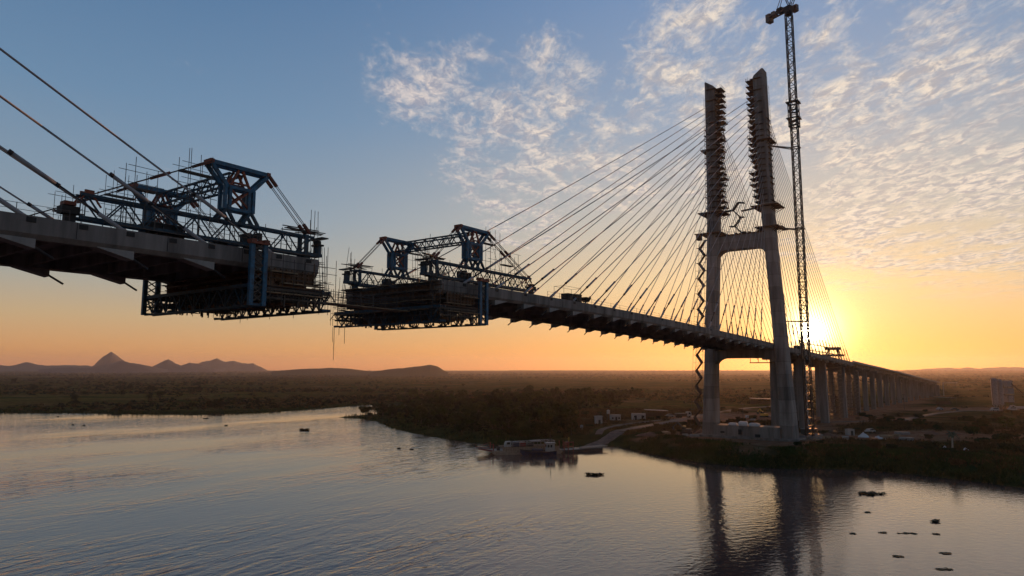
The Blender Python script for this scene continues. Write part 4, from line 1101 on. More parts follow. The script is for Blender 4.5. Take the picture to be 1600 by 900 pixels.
for (x, y, L, label) in ((66.5, 253.5, 3.4, 'pale concrete block lying left of the farther tower leg'), (63.5, 254.8, 2.2, 'shorter pale concrete block at the edge of the bare earth')):
    z = tz(x, y)-.1; k = MB(); P = [(-L/2, 0), (L/2, 0), (L/2, .55), (L/2-.25, .95), (-L/2+.25, .95), (-L/2, .55)]; q = local(x, y, z, .12)
    k.loft([[q(a, -.6, c) for a, c in P], [q(a, .6, c) for a, c in P]]); tag(link('concrete_block', k, 'concrete_new'), label, 'concrete block')
rs = random.Random(91)
def pile_stack(x, y, rz, n, L, m_, label, name, cat, group):
    z = tz(x, y)-.05; q = local(x, y, z, rz); k = MB()
    for lay in range(n):
        for b_ in np.arange(-.9, .91, .3): k.bar(q(-L/2+rs.uniform(-.2, .2), b_, .15+lay*.26), q(L/2+rs.uniform(-.2, .2), b_, .15+lay*.26), .24, .22)
    o = link(name, k, m_); tag(o, label, cat, group)
for i, (x, y) in enumerate([(110, 247), (117, 244), (121, 262), (141, 255), (147, 262), (100, 236), (58, 262), (93, 262), (138, 345), (160, 350), (118, 340), (98, 330), (104, 252), (112, 254), (127, 266), (133, 248), (136, 240), (124, 238), (150, 252), (86, 268), (78, 276), (148, 342), (134, 364), (170, 340)]):
    pile_stack(x, y, rs.uniform(0, 3), rs.randint(2, 5), rs.uniform(3, 6), ('plank', 'sheet_roof', 'plywood')[i % 3], 'low stack of beams and formwork boards lying on the bare work site earth', 'timber_stack', 'timber stack', 'stacks of beams on the work site')
def light_mast(x, y, h, label):
    z = tz(x, y); rt = root('light_mast', (x, y, z), label, 'light mast', 'light masts of the work site'); k = MB().tube((x, y, z-.3), (x, y, z+h), .12, 8, .07); link('pole', k, 'steel', rt)
    k = MB().bar((x-.9, y, z+h), (x+.9, y, z+h), .12)
    for a in (-.8, 0, .8): k.box((x+a, y-.15, z+h-.35), (.45, .2, .35))
    link('lamp_head', k, 'steel', rt)
light_mast(141, 372, 9, 'thin light mast behind the yard between the tower legs')
light_mast(110, 330, 8, 'thin light mast beside the road left of the far tower leg')
light_mast(238, 420, 9, 'thin light mast on the far yard left of the silos')
car(118, 348, 1.2, 'white pickup sized car on the bare yard left of the excavator')
car(163, 362, .3, 'pale car standing right of the lit truck under the first spans', m='sheet_roof')
car(138, 268, .5, 'white car parked behind the white lumps on the right bank')
# things stacked on the footing wall between the legs
def bag_stack(s, t, L, D, Hh, label):
    x, y, _ = B(s, t, 0); mb = MB(); rz = -TH; z = 8.2; q = local(x, y, z, rz)
    n = 14
    rings = []
    for i, f in enumerate((0, .35, .8, 1)):
        sc_ = (1.0, 1.06, 1.0, .72)[i]
        rings.append([q(L/2*sc_*math.copysign(abs(math.cos(2*math.pi*j/n))**.45, math.cos(2*math.pi*j/n)), D/2*sc_*math.copysign(abs(math.sin(2*math.pi*j/n))**.45, math.sin(2*math.pi*j/n)), Hh*f+random.uniform(-.06, .06)) for j in range(n)])
    mb.loft(rings); tag(link('covered_stack', mb, 'white_tarp', None, True), label, 'covered stack')
bag_stack(1.5, -1.6, 3.0, 2.2, 1.5, 'tall white covered stack in the middle of the footing wall top')
bag_stack(1.6, 2.4, 3.6, 2.0, 1.1, 'lower white covered stack beside the tall one on the footing wall')
bag_stack(0.5, -5.6, 3.0, 2.2, .8, 'flat white covered stack nearest the farther leg on the footing wall')

def silo(x, y, rad, h, label):
    z = tz(x, y); rt = root('cement_silo', (x, y, z), label, 'silo', 'silos of the batching plant')
    k = MB().tube((x, y, z+3.2), (x, y, z+h), rad, 20).tube((x, y, z+1.4), (x, y, z+3.2), .35, 20, rad).tube((x, y, z+h), (x, y, z+h+.7), rad, 20, .3); link('body', k, 'sheet_roof', rt, False)
    k = MB()
    for i in range(4):
        a = math.pi/4+i*math.pi/2; k.bar((x+rad*.9*math.cos(a), y+rad*.9*math.sin(a), z-.2), (x+rad*.9*math.cos(a), y+rad*.9*math.sin(a), z+4), .25)
    link('support_frame', k, 'steel', rt)
    k = MB()
    for i in range(8):
        a = 2*math.pi*i/8; k.bar((x+rad*.95*math.cos(a), y+rad*.95*math.sin(a), z+h), (x+rad*.95*math.cos(a), y+rad*.95*math.sin(a), z+h+1.1), .07)
    k.bar((x-rad, y-.5, z+3), (x-rad-.05, y-.5, z+h), .2); link('guard_rail', k, 'steel', rt)
silo(293.6, 420, 1.7, 18.6, 'left white silo of the pair on the far yard at the right')
silo(297.6, 421, 1.7, 17.6, 'right white silo of the pair on the far yard at the right')
def batch_tower(x, y, label):
    z = tz(x, y); rt = root('batching_tower', (x, y, z), label, 'batching plant')
    for i, (z0, z1, w) in enumerate(((4.6, 8.6, 3.6), (9.4, 13.0, 4.0), (13.8, 17.6, 3.2))):
        k = MB().box((x, y, z+z0), (w, w, z1-z0), .1); link('cladding', k, 'sheet_roof', rt)
    k = MB()
    for a in (-1.5, 1.5):
        for b_ in (-1.5, 1.5): k.bar((x+a, y+b_, z-.2), (x+a, y+b_, z+14), .35)
    k.box((x, y, z+8.65), (4.6, 4.6, .2), .1).box((x, y, z+13.05), (4.6, 4.6, .2), .1); link('frame', k, 'steel', rt)
    k = MB().bar((x+1, y-1, z+16), (x+14, y-6, z+1), 1.0, .5); link('conveyor', k, 'steel', rt)
batch_tower(303.5, 422, 'three tiered pale batching tower right of the two silos')

# small things by the ramp
x, y = 46.3, 333; z = tz(x, y); rt = root('tank_stand', (x, y, z), 'white water tank on a thin stand behind the square cabin', 'water tank')
k = MB().tube((x, y, z+3.3), (x, y, z+4.9), .75, 14).tube((x, y, z+4.9), (x, y, z+5.2), .75, 14, .2); link('tank', k, 'white_paint', rt)
k = MB()
for a in (-.6, .6):
    for b_ in (-.6, .6): k.bar((x+a, y+b_, z-.1), (x+a, y+b_, z+3.3), .12)
k.bar((x-.6, y-.6, z+.4), (x+.6, y-.6, z+2.8), .08); link('stand', k, 'steel', rt)
x, y = 28.5, 284; z = tz(x, y); rt = root('water_drum', (x, y, z), 'small white drum alone at the dark foot of the thicket', 'drum')
k = MB().tube((x, y, z), (x, y, z+1.5), .6, 14).tube((x, y, z+1.5), (x, y, z+1.7), .6, 14, .25); link('body', k, 'white_paint', rt)
k = MB().tube((x, y, z+.45), (x, y, z+.55), .63, 14).tube((x, y, z+1.0), (x, y, z+1.1), .63, 14); link('hoop', k, 'sheet_roof', rt)
x, y = 21, 257.5; z = tz(x, y); rt = root('mooring_post', (x, y, z), 'thin yellow mooring post on the bank beside the ferry landing', 'post')
k = MB().tube((x, y, z-.3), (x, y, z+2.6), .16, 8).tube((x, y, z+2.6), (x, y, z+2.75), .24, 8); link('shaft', k, 'yellow_paint', rt)
k = MB().bar((x-.5, y, z+2.1), (x+.5, y, z+2.1), .16); link('cross_bar', k, 'yellow_paint', rt)

# palm
def palm(x, y, h, label):
    z = tz(x, y); rt = root('palm_tree', (x, y, z), label, 'palm')
    k = MB(); rings = []
    for i in range(9):
        f = i/8; r_ = .26-.08*f+(.12 if i == 0 else 0); cx = x+.25*f*f
        rings.append([(cx+r_*math.cos(a), y+r_*math.sin(a), z-.2+h*f) for a in np.linspace(0, 2*math.pi, 9)[:-1]])
    k.loft(rings); link('trunk', k, 'palm_bark', rt, True)
    k = MB(); top = Vector((x+.25, y, z+h-.2))
    for i in range(26):
        a = 2.4*i; e = random.uniform(-.5, 1.1); L = random.uniform(1.5, 2.2); p = top.copy(); d = Vector((math.cos(a)*math.cos(e), math.sin(a)*math.cos(e), math.sin(e)))
        side = d.cross(Vector((0, 0, 1))).normalized()
        for j in range(5):
            n_ = p+d*(L/5); w0 = .34*math.sin(.5+j*.5); w1 = .34*math.sin(1+j*.5)
            k.quad(p-side*w0-Vector((0, 0, .12)), p, n_, n_-side*w1-Vector((0, 0, .12))); k.quad(p, p+side*w0-Vector((0, 0, .12)), n_+side*w1-Vector((0, 0, .12)), n_)
            p = n_; d = (d+Vector((0, 0, -.28))).normalized()
    link('crown', k, 'palm_leaf', rt)
palm(130.5, 206.5, 5.2, 'slender pale trunked palm standing alone on the right bank')
# poles with lamps on the yard, far
# ------------------------------------------------------------------ ferry, pusher tug, landing
def ferry():
    x, y, rz = 4.0, 236.2, .21; q = local(x, y, 0, rz)
    rt = root('river_ferry', (x, y, 0), 'long flat river ferry with raised bow ramp moored at the landing', 'ferry')
    k = MB(); sec = lambda a, b_, c0, c1: [q(a, -b_, c0), q(a, b_, c0), q(a, b_, c1), q(a, -b_, c1)]
    k.loft([sec(-11.5, 3.2, .75, 1.35), sec(-10, 3.6, -.4, 1.35), sec(11.5, 3.6, -.4, 1.3), sec(12.6, 3.4, .5, 1.3)]); link('hull', k, 'boat_deck', rt)
    k = MB().bar(q(-11.3, 0, 1.25), q(-16.0, 0, 2.0), 5.4, .22); rp = link('bow_ramp', k, 'boat_deck', rt)
    for b_ in (-2.8, 2.8):
        k = MB(); k.bar(q(-11.3, b_, 1.3), q(-16.1, b_, 2.2), .2, .5); k.bar(q(-11, b_, 1.3), q(-11, b_, 3.6), .28); k.bar(q(-11, b_, 3.6), q(-15.4, b_, 2.1), .1)
        link('ramp_side', k, 'red_paint', rp)
    k = MB()
    for b_ in (-3.55, 3.55):
        k.loft([[q(-8, b_-.06, 1.3), q(11.5, b_-.06, 1.3), q(11.5, b_-.06, 2.5), q(-8, b_-.06, 2.5)], [q(-8, b_+.06, 1.3), q(11.5, b_+.06, 1.3), q(11.5, b_+.06, 2.5), q(-8, b_+.06, 2.5)]])
    link('bulwark', k, 'boat_deck', rt)
    k = MB()
    for a in np.arange(-7.5, 11.5, .8): k.bar(q(a, -3.64, 1.3), q(a, -3.64, 2.5), .1)
    k.bar(q(-8, -3.66, 2.5), q(11.5, -3.66, 2.5), .14); link('bulwark_rib', k, 'plank', rt)
    k = MB().box(q(-9.2, -1.8, 1.3), (1.0, .8, 1.2), rz); link('winch', k, 'steel', rt)
    # light canopy
    k = MB()
    for b_ in (-2.25, 2.25): k.bar(q(-4.5, b_, 3.7), q(10.4, b_, 4.25), .2, .18)
    for a in np.linspace(-4.4, 10.3, 9): k.bar(q(a, -2.2, 3.7+.037*(a+4.5)), q(a, 2.2, 3.7+.037*(a+4.5)), .12, .1)
    k.bar(q(2.2, 0, 4.05), q(5.8, 0, 4.15), 2.6, .25); link('canopy', k, 'sheet_roof', rt)
    k = MB()
    for a in np.linspace(-4.3, 10.2, 7):
        for b_ in (-2.2, 2.2): k.bar(q(a, b_, 1.3), q(a, b_, 3.6+.037*(a+4.5)), .1)
    link('canopy_post', k, 'sheet_roof', rt)
    k = MB()
    for a in np.linspace(-4.3, 10.2, 20): k.bar(q(a, -2.25, 2.9), q(a, -2.25, 3.0), .05)
    k.bar(q(-4.3, -2.25, 3.0), q(10.2, -2.25, 3.1), .07); link('canopy_rail', k, 'sheet_roof', rt)
ferry()
def deck_truck():
    x, y, rz = 4.0, 236.2, .21; q = local(x, y, 1.35, rz)
    rt = root('loaded_truck', q(-2.5, 0, 0), 'truck with white cab facing the bow and red load on the ferry deck', 'truck')
    k = MB(); P = [(-6.6, .6), (-6.6, 1.9), (-6.2, 2.7), (-4.6, 2.7), (-4.6, .6)]
    k.loft([[q(a, -1.15, c) for a, c in P], [q(a, 1.15, c) for a, c in P]]); cb = link('cab', k, 'white_paint', rt)
    k = MB()
    for b_ in (-1.17, 1.17): k.loft([[q(-6.1, b_-.01, 1.8), q(-5.0, b_-.01, 1.8), q(-5.0, b_-.01, 2.5), q(-6.0, b_-.01, 2.5)], [q(-6.1, b_+.01, 1.8), q(-5.0, b_+.01, 1.8), q(-5.0, b_+.01, 2.5), q(-6.0, b_+.01, 2.5)]])
    link('cab_window', k, 'glass_dark', cb)
    k = MB().bar(q(-4.4, 0, .9), q(3.4, 0, .9), 2.3, .3); link('chassis', k, 'dark_box', rt)
    for a, b_, h, m_ in ((-3.6, -1.8, 2.6, 'boat_blue'), (-1.6, .5, 2.4, 'red_paint'), (.7, 3.2, 1.9, 'dark_box')):
        k = MB().bar(q(a-.3, 0, (h+1.1)/2), q(b_, 0, (h+1.1)/2), 2.2, h-1.05); link('load', k, m_, rt)
    for a in (-5.7, -1, 1.5, 2.7):
        for b_ in (-1.0, 1.0): k = MB().tube(q(a, b_-.15, .48), q(a, b_+.15, .48), .48, 12); link('wheel', k, 'rubber', rt)
deck_truck()
def tug():
    x, y, rz = 9.2, 231.0, .15; q = local(x, y, 0, rz)
    rt = root('pusher_tug', (x, y, 0), 'small dark blue tug with a white wheelhouse lying alongside the ferry', 'tug boat')
    k = MB(); st_ = [(-6.6, .25, .9, 1.9), (-5.4, 1.1, -.3, 1.5), (-3, 1.7, -.5, 1.15), (3, 1.8, -.5, 1.05), (5.4, 1.6, -.4, 1.3)]
    k.loft([[q(a, -b_*.75, c0), q(a, b_*.75, c0), q(a, b_, c1), q(a, -b_, c1)] for a, b_, c0, c1 in st_]); link('hull', k, 'boat_blue', rt)
    k = MB()
    for sgn in (-1, 1):
        for (a0, b0, _, c0), (a1, b1, _, c1) in zip(st_[:-1], st_[1:]): k.bar(q(a0, sgn*b0, c0+.12), q(a1, sgn*b1, c1+.12), .14, .28)
    link('rubbing_strake', k, 'steel', rt)
    k = MB(); P = [(2.0, 1.05), (4.9, 1.05), (4.8, 3.9), (2.1, 3.9)]; k.loft([[q(a, -1.2, c) for a, c in P], [q(a, 1.2, c) for a, c in P]]); wh = link('wheelhouse', k, 'white_paint', rt)
    k = MB()
    for a in (2.4, 3.35): 
        k.bar(q(a, -1.22, 3.0), q(a+.65, -1.22, 3.0), .05, .9)
    for b_ in (-.6, .6): k.bar(q(2.04, b_-.4, 3.0), q(2.04, b_+.4, 3.0), .06, .9)
    link('wheelhouse_window', k, 'glass_dark', wh)
    k = MB().bar(q(1.9, 0, 3.98), q(5.1, 0, 3.98), 2.8, .16); link('wheelhouse_roof', k, 'white_paint', wh)
    k = MB().bar(q(3.6, 0, 4), q(3.6, 0, 7.4), .1).bar(q(3.6, -.6, 6), q(3.6, .6, 6), .07); link('radio_mast', k, 'steel', rt)
    k = MB()
    for a in (-3.5, -1.5, .3): k.tube(q(a, -1.75, .35), q(a, -1.98, .35), .38, 10)
    link('tyre_fender', k, 'rubber', rt)
    k = MB().box(q(-.8, 0, 1.1), (3.4, 1.8, .9), rz); link('engine_casing', k, 'boat_blue', rt)
tug()
def landing():
    rt = root('landing_stage', (19, 240, 0), 'rusty red landing stage with posts between the ferry and the ramp', 'landing stage')
    q = local(19.5, 240.5, 0, .35)
    k = MB(); k.loft([[q(-3, -2.2, -.3), q(12, -2.2, -.3), q(12, 2.4, -.3), q(-3, 2.4, -.3)], [q(-3, -2.2, .8), q(12, -2.2, 1.1), q(12, 2.4, 1.1), q(-3, 2.4, .8)]]); link('pontoon', k, 'steel', rt)
    k = MB()
    for a in (-2.5, -1.0, .8):
        for b_ in (-2.1, 2.2): k.bar(q(a, b_, -.8), q(a, b_, 3.6), .22)
    k.bar(q(-2.5, -2.1, 3.4), q(.8, -2.1, 3.4), .25); k.bar(q(-2.5, -2.1, 2.0), q(.8, -2.1, 2.0), .2); link('post', k, 'red_paint', rt)
    k = MB().bar(q(5, 0, 1.15), q(15, 2, 1.4), 3.6, .2); link('gangway', k, 'boat_deck', rt)
    k = MB().bar(q(-1.5, -1, 2.9), q(-.4, -1, 2.9), 1.0, 1.2); link('control_box', k, 'red_paint', rt)
landing()

# ------------------------------------------------------------------ roads
def road(pts, w, name):
    P = [Vector((a, b_, 0)) for a, b_ in pts]; dense = []
    for a, b_ in zip(P[:-1], P[1:]):
        n = max(2, int((b_-a).length/3))
        for i in range(n): dense.append(a.lerp(b_, i/n))
    dense.append(P[-1])
    for _ in range(12): dense = [dense[0]]+[(dense[i-1]+dense[i]*2+dense[i+1])/4 for i in range(1, len(dense)-1)]+[dense[-1]]
    mb = MB(); cols = []
    for i, p in enumerate(dense):
        d = (dense[min(i+1, len(dense)-1)]-dense[max(i-1, 0)]).normalized(); n_ = Vector((-d.y, d.x, 0))
        ww = w*(1+.08*math.sin(i*.9)+.05*math.sin(i*2.3)); r_ = []
        for f in np.linspace(-.5, .5, 7):
            c = p+n_*ww*f; r_.append((c.x, c.y, max(tz(c.x, c.y), .02)+.14-(.25 if abs(f) > .49 else 0)))
        cols.append(r_)
    k = len(mb.v)
    for r_ in cols: mb.v += r_
    for i in range(len(cols)-1):
        for j in range(6): mb.f.append((i*7+j+1, i*7+j, (i+1)*7+j, (i+1)*7+j+1))
    struct(link(name, mb, 'road_dirt', None, True))
road([(26, 251), (33, 261), (46.7, 283), (58, 300), (72, 321), (92, 355), (120, 400), (150, 440), (200, 480)], 6.5, 'dirt_road')
road([(34, 274), (39, 292), (52, 312), (70, 333), (92, 352)], 3.2, 'dirt_track')
road([(92, 352), (120, 330), (150, 318), (185, 330), (230, 380), (270, 412), (330, 425)], 5, 'site_road')

# ------------------------------------------------------------------ vegetation
def leaf_cloud(mb, c, rad, n, size, r_=random, flat=.75):
    for _ in range(n):
        while True:
            p = Vector((r_.uniform(-1, 1), r_.uniform(-1, 1), r_.uniform(-1, 1)))
            if .25 < p.length < 1: break
        p = Vector((p.x*rad[0], p.y*rad[1], p.z*rad[2]))+Vector(c)
        nn = (Vector((p.x-c[0], p.y-c[1], (p.z-c[2])*1.4)).normalized()+Vector((r_.gauss(0, .4), r_.gauss(0, .4), r_.gauss(.15, .4)))).normalized()
        a = nn.cross(Vector((r_.gauss(0, 1), r_.gauss(0, 1), r_.gauss(0, 1)))).normalized(); b_ = nn.cross(a)
        s_ = size*r_.uniform(.6, 1.5)
        mb.quad(p-a*s_, p-b_*s_*.55, p+a*s_, p+b_*s_*.55)
def tree_proto(h, w, seed, leafm, label, name, cat, group, shrub=False):
    r_ = random.Random(seed); rt = root(name, (0, 0, 0), label, cat, group)
    tr = MB(); cr = MB(); nb = 7 if not shrub else 6
    base_h = h*.35 if not shrub else h*.12
    ends = []
    if not shrub: tr.tube((0, 0, -.4), (0, 0, base_h), .05*h**.8, 7, .035*h**.8)
    for i in range(nb+4):
        a = 2.4*i+r_.uniform(-.4, .4); rr = w*r_.uniform(.25, .8); hh = h*r_.uniform(.45, .95)*(1-.25*(rr/w)**2)
        e = (rr*math.cos(a), rr*math.sin(a), hh)
        if i < nb: tr.tube((0, 0, base_h if not shrub else -.3), (e[0]*.7, e[1]*.7, e[2]*.85), .02*h, 5, .008*h)
        ends.append(e)
    for e in ends:
        s_ = w*r_.uniform(.28, .46)
        leaf_cloud(cr, e, (s_, s_, s_*.66), 110 if not shrub else 75, .34 if h > 4 else .24, r_)
    if shrub: leaf_cloud(cr, (0, 0, h*.3), (w*.8, w*.8, h*.3), 160, .25, r_)
    else: leaf_cloud(cr, (0, 0, h*.42), (w*.85, w*.85, h*.3), 230, .3, r_)
    link('trunk', tr, 'bark', rt); link('crown', cr, leafm, rt)
    return rt
GT = 'trees and bushes of the riverbank thicket'
LT = 'dark bushy tree crowded into the thicket on the far riverbank behind the ferry'
protos = [tree_proto(6.2, 3.6, 1, 'crown_leaf', LT, 'broadleaf_tree', 'tree', GT), tree_proto(5.2, 4.2, 2, 'crown_leaf', LT, 'broadleaf_tree', 'tree', GT),
          tree_proto(7.4, 3.4, 3, 'crown_leaf_light', LT, 'broadleaf_tree', 'tree', GT), tree_proto(3.4, 3.0, 4, 'crown_leaf_light', LT, 'broadleaf_tree', 'tree', GT, True)]
LB = 'low dry shrub scattered over the rough ground of the right bank'; GB = 'shrubs of the right bank'
shr = [tree_proto(2.0, 1.9, 5, 'leaf_dry', LB, 'shrub', 'shrub', GB, True), tree_proto(1.5, 2.3, 6, 'leaf_mid', LB, 'shrub', 'shrub', GB, True)]
LM = 'dark lone bush dotting the flat marsh beyond the left bank'; GM = 'bushes on the left marsh'
msh = [tree_proto(3.6, 3.8, 8, 'leaf_dark', LM, 'marsh_bush', 'bush', GM, True), tree_proto(5.0, 3.0, 9, 'leaf_mid', LM, 'marsh_bush', 'bush', GM, True)]
used = {}
def plant(lst, x, y, sc_):
    z = tz(x, y); o = random.choice(lst); s3 = (sc_*random.uniform(.85, 1.15), sc_*random.uniform(.85, 1.15), sc_*random.uniform(.8, 1.15))
    if o.name not in used: used[o.name] = 1; o.location = (x, y, z); o.rotation_euler = (0, 0, random.uniform(0, 6.28)); o.scale = s3
    else: copy_tree(o, (x, y, z), random.uniform(0, 6.28), s3)
ROADP = np.array([(26, 251), (33, 261), (46.7, 283), (58, 300), (72, 321), (92, 355), (120, 400), (150, 440), (200, 480), (34, 274), (39, 292), (52, 312), (70, 333)], float)
def road_dist(X, Y):
    best = np.full(X.shape, 1e9)
    for grp in (ROADP[:9], ROADP[9:]):
        for a, b_ in zip(grp[:-1], grp[1:]):
            d = b_-a; u = np.clip(((X-a[0])*d[0]+(Y-a[1])*d[1])/(d@d), 0, 1); best = np.minimum(best, np.hypot(X-a[0]-u*d[0], Y-a[1]-u*d[1]))
    return best
def near_road(x, y, r_):
    best = 1e9
    for grp in (ROADP[:9], ROADP[9:]):
        for a, b_ in zip(grp[:-1], grp[1:]):
            d = b_-a; u = np.clip(((x-a[0])*d[0]+(y-a[1])*d[1])/(d@d), 0, 1); best = min(best, math.hypot(x-a[0]-u*d[0], y-a[1]-u*d[1]))
    return best < r_
for p_, q_ in ((( -88, 417), 1.0), ((-84, 425), 1.1), ((-80, 432), 1.2), ((-76, 408), .8), ((-84, 408), .5)): plant(protos, p_[0], p_[1], q_)
cnt = 0; tries = 0; placed = []
while cnt < 262 and tries < 20000:
    tries += 1
    y = 255+ (random.random()**1.5)*420; x = random.uniform(-100, 120)
    lim_r = 22 + (y-262)*.16 if y < 420 else 60+(y-420)*.25
    if x > lim_r: continue
    d = float(sdist(np.array([x]), np.array([y]))[0])
    if d < 7 or near_road(x, y, 6.5): continue
    if any((x-a)**2+(y-b_)**2 < (3.4 if y < 420 else 6)**2 for a, b_ in placed): continue
    if 30 < x < 90 and 300 < y < 356 and x > 30+(y-300)*.45-4: continue
    placed.append((x, y)); cnt += 1
    plant(protos, x, y, random.uniform(.85, 1.4)*(1.0 if d > 12 else .55))
cnt = 0
while cnt < 120:
    x = random.uniform(60, 300); y = random.uniform(170, 430); d = float(sdist(np.array([x]), np.array([y]))[0])
    s_ = -((x-PX)*AX[0]+(y-PY)*AX[1]); t_ = (x-PX)*NX[0]+(y-PY)*NX[1]
    if d < 2 or abs(math.degrees(math.atan2(x, y))) > 40: continue
    if -95 < s_ < 15 and abs(t_) < 22: continue
    if abs(t_) < 12: continue
    if 92 < x < 142 and 238 < y < 268: continue
    if 245 < x < 320 and 402 < y < 432: continue
    if vnoise(np.array([x]), np.array([y]), 22, 31)[0] < .45: continue
    plant(shr, x, y, random.uniform(.5, 1.25)); cnt += 1
for q in range(26): plant(protos if q % 2 else shr, random.uniform(165, 240), random.uniform(228, 300), random.uniform(.6, .9) if q % 2 else 1.4)
cnt = 0
while cnt < 46:
    a = math.radians(random.uniform(-37, -4)); r_ = 470+1300*random.random()**1.4; x, y = r_*math.sin(a), r_*math.cos(a)
    if float(sdist(np.array([x]), np.array([y]))[0]) < 3: continue
    plant(msh, x, y, random.uniform(.5, 1.5)*(1+r_/3000)); cnt += 1

def quads_object(name, P, Aa, Bb, m):
    """many small leaf faces: centres P, half axes Aa, Bb"""
    V = np.stack([P-Aa, P-Bb, P+Aa, P+Bb], 1).reshape(-1, 3); n = len(P)
    me = bpy.data.meshes.new(name); me.vertices.add(4*n); me.vertices.foreach_set('co', V.ravel())
    me.loops.add(4*n); me.loops.foreach_set('vertex_index', np.arange(4*n, dtype=np.int32))
    me.polygons.add(n); me.polygons.foreach_set('loop_start', np.arange(n, dtype=np.int32)*4); me.update(calc_edges=True)
    me.materials.append(M(m)); o = bpy.data.objects.new(name, me); COL.objects.link(o); return stuff(o)
def scatter_clumps(name, C, size, per, m, seed, leaf):
    r_ = np.random.RandomState(seed); n = len(C)
    P = np.repeat(C, per, 0); S_ = np.repeat(size, per)
    off = r_.normal(size=(n*per, 3)); off /= np.linalg.norm(off, axis=1)[:, None]; off *= (r_.rand(n*per)**.4)[:, None]
    off[:, 2] = np.abs(off[:, 2])*.75
    P = P+off*S_[:, None]
    a = r_.normal(size=(n*per, 3)); a /= np.linalg.norm(a, axis=1)[:, None]; b_ = np.cross(a, r_.normal(size=(n*per, 3))); b_ /= np.linalg.norm(b_, axis=1)[:, None]
    L = (S_*leaf)[:, None]
    return quads_object(name, P, a*L, b_*L*.6, m)
# scrub over the plain (uncountable) and far woods
r1 = np.random.RandomState(5); N = 30000
az = np.radians(r1.uniform(-40, 40, N)); rr = np.exp(r1.uniform(math.log(520), math.log(6000), N)); X = rr*np.sin(az); Y = rr*np.cos(az)
keep = (sdist(X, Y) > 5) & (vnoise(X*.3, Y*.8, 70, 41)*.62+vnoise(X*.35, Y, 300, 42)*.55 > .54+.26*r1.rand(N))
s_ = -((X-PX)*AX[0]+(Y-PY)*AX[1]); t_ = (X-PX)*NX[0]+(Y-PY)*NX[1]
keep &= ~((np.abs(t_) < 34) & (s_ > -540)) & ~((X > 230) & (X < 330) & (Y < 440))
X, Y, rr = X[keep], Y[keep], rr[keep]
C_ = np.stack([X, Y, terr(X, Y)-.2], 1); S_ = np.random.RandomState(6).uniform(.8, 2.6, len(X))*(1+rr/2500)
half = len(X)//2
scatter_clumps('scrub', C_[:half], S_[:half], 16, 'leaf_dark', 7, .42)
scatter_clumps('dry_scrub', C_[half:], S_[half:]*.8, 16, 'leaf_dry', 8, .42)
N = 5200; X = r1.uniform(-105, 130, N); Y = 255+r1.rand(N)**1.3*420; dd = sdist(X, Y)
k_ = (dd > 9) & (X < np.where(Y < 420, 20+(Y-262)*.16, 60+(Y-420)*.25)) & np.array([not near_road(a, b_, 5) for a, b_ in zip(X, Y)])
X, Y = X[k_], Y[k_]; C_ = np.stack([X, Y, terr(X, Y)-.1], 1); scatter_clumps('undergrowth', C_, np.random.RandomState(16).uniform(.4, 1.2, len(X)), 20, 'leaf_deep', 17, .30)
N = 5000; az = np.radians(r1.uniform(-42, 42, N)); rr = np.exp(r1.uniform(math.log(3500), math.log(8600), N)); X = rr*np.sin(az); Y = rr*np.cos(az)
k_ = vnoise(X, Y*.4, 1200, 43) > .45; X, Y = X[k_], Y[k_]
C_ = np.stack([X, Y, terr(X, Y)], 1); scatter_clumps('distant_woods', C_, np.random.RandomState(9).uniform(4, 9, len(X)), 10, 'leaf_dark', 10, .5)
# reeds and rank grass on the banks
def bank_grass(name, n, xr, yr, dr, hgt, m, seed, wid=.16):
    r_ = np.random.RandomState(seed); X = r_.uniform(*xr, n); Y = r_.uniform(*yr, n)
    d = sdist(X, Y); ang = np.degrees(np.arctan2(X, Y))
    k = (d > dr[0]) & (d < dr[1]) & (np.abs(ang) < 41) & (vnoise(X, Y, 6, seed)+.25*r_.rand(n) > .42) & ~((X > 22) & (X < 42) & (Y < 275) & (Y > 245))
    s_ = -((X-PX)*AX[0]+(Y-PY)*AX[1]); t_ = (X-PX)*NX[0]+(Y-PY)*NX[1]; k &= ~((np.abs(s_) < 6) & (np.abs(t_) < 19))
    k &= ~((bare_at(X, Y) > .3+.4*r_.rand(n)) & (d > 5)) & (road_dist(X, Y) > 3.0+1.2*r_.rand(n))
    X, Y = X[k], Y[k]; n = len(X); H_ = hgt*r_.uniform(.5, 1.3, n)
    P = np.stack([X, Y, terr(X, Y)+H_*.42], 1)
    Aa = np.stack([r_.normal(size=n)*.22*H_, r_.normal(size=n)*.22*H_, H_*.5], 1); an = r_.uniform(0, 6.28, n)
    Bb = np.stack([np.cos(an), np.sin(an), np.zeros(n)], 1)*wid
    return quads_object(name, P, Aa, Bb, m)
bank_grass('reeds', 60000, (-420, 40), (255, 640), (-.6, 9), 1.3, 'reed', 12, .3)
bank_grass('bank_grass', 90000, (36, 150), (150, 265), (-.3, 26), 1.0, 'reed', 13, .17)
bank_grass('dry_grass', 90000, (90, 300), (170, 400), (8, 150), .9, 'leaf_dry', 14, .2)

bank_grass('rough_grass', 70000, (20, 130), (268, 430), (5, 200), .8, 'leaf_dry', 15, .22)
cnt = 0
while cnt < 34:
    x = random.uniform(32, 125); y = random.uniform(285, 430)
    if near_road(x, y, 5) or (30 < x < 92 and 300 < y < 354 and random.random() < .75): continue
    plant(shr, x, y, random.uniform(.5, 1.2)); cnt += 1
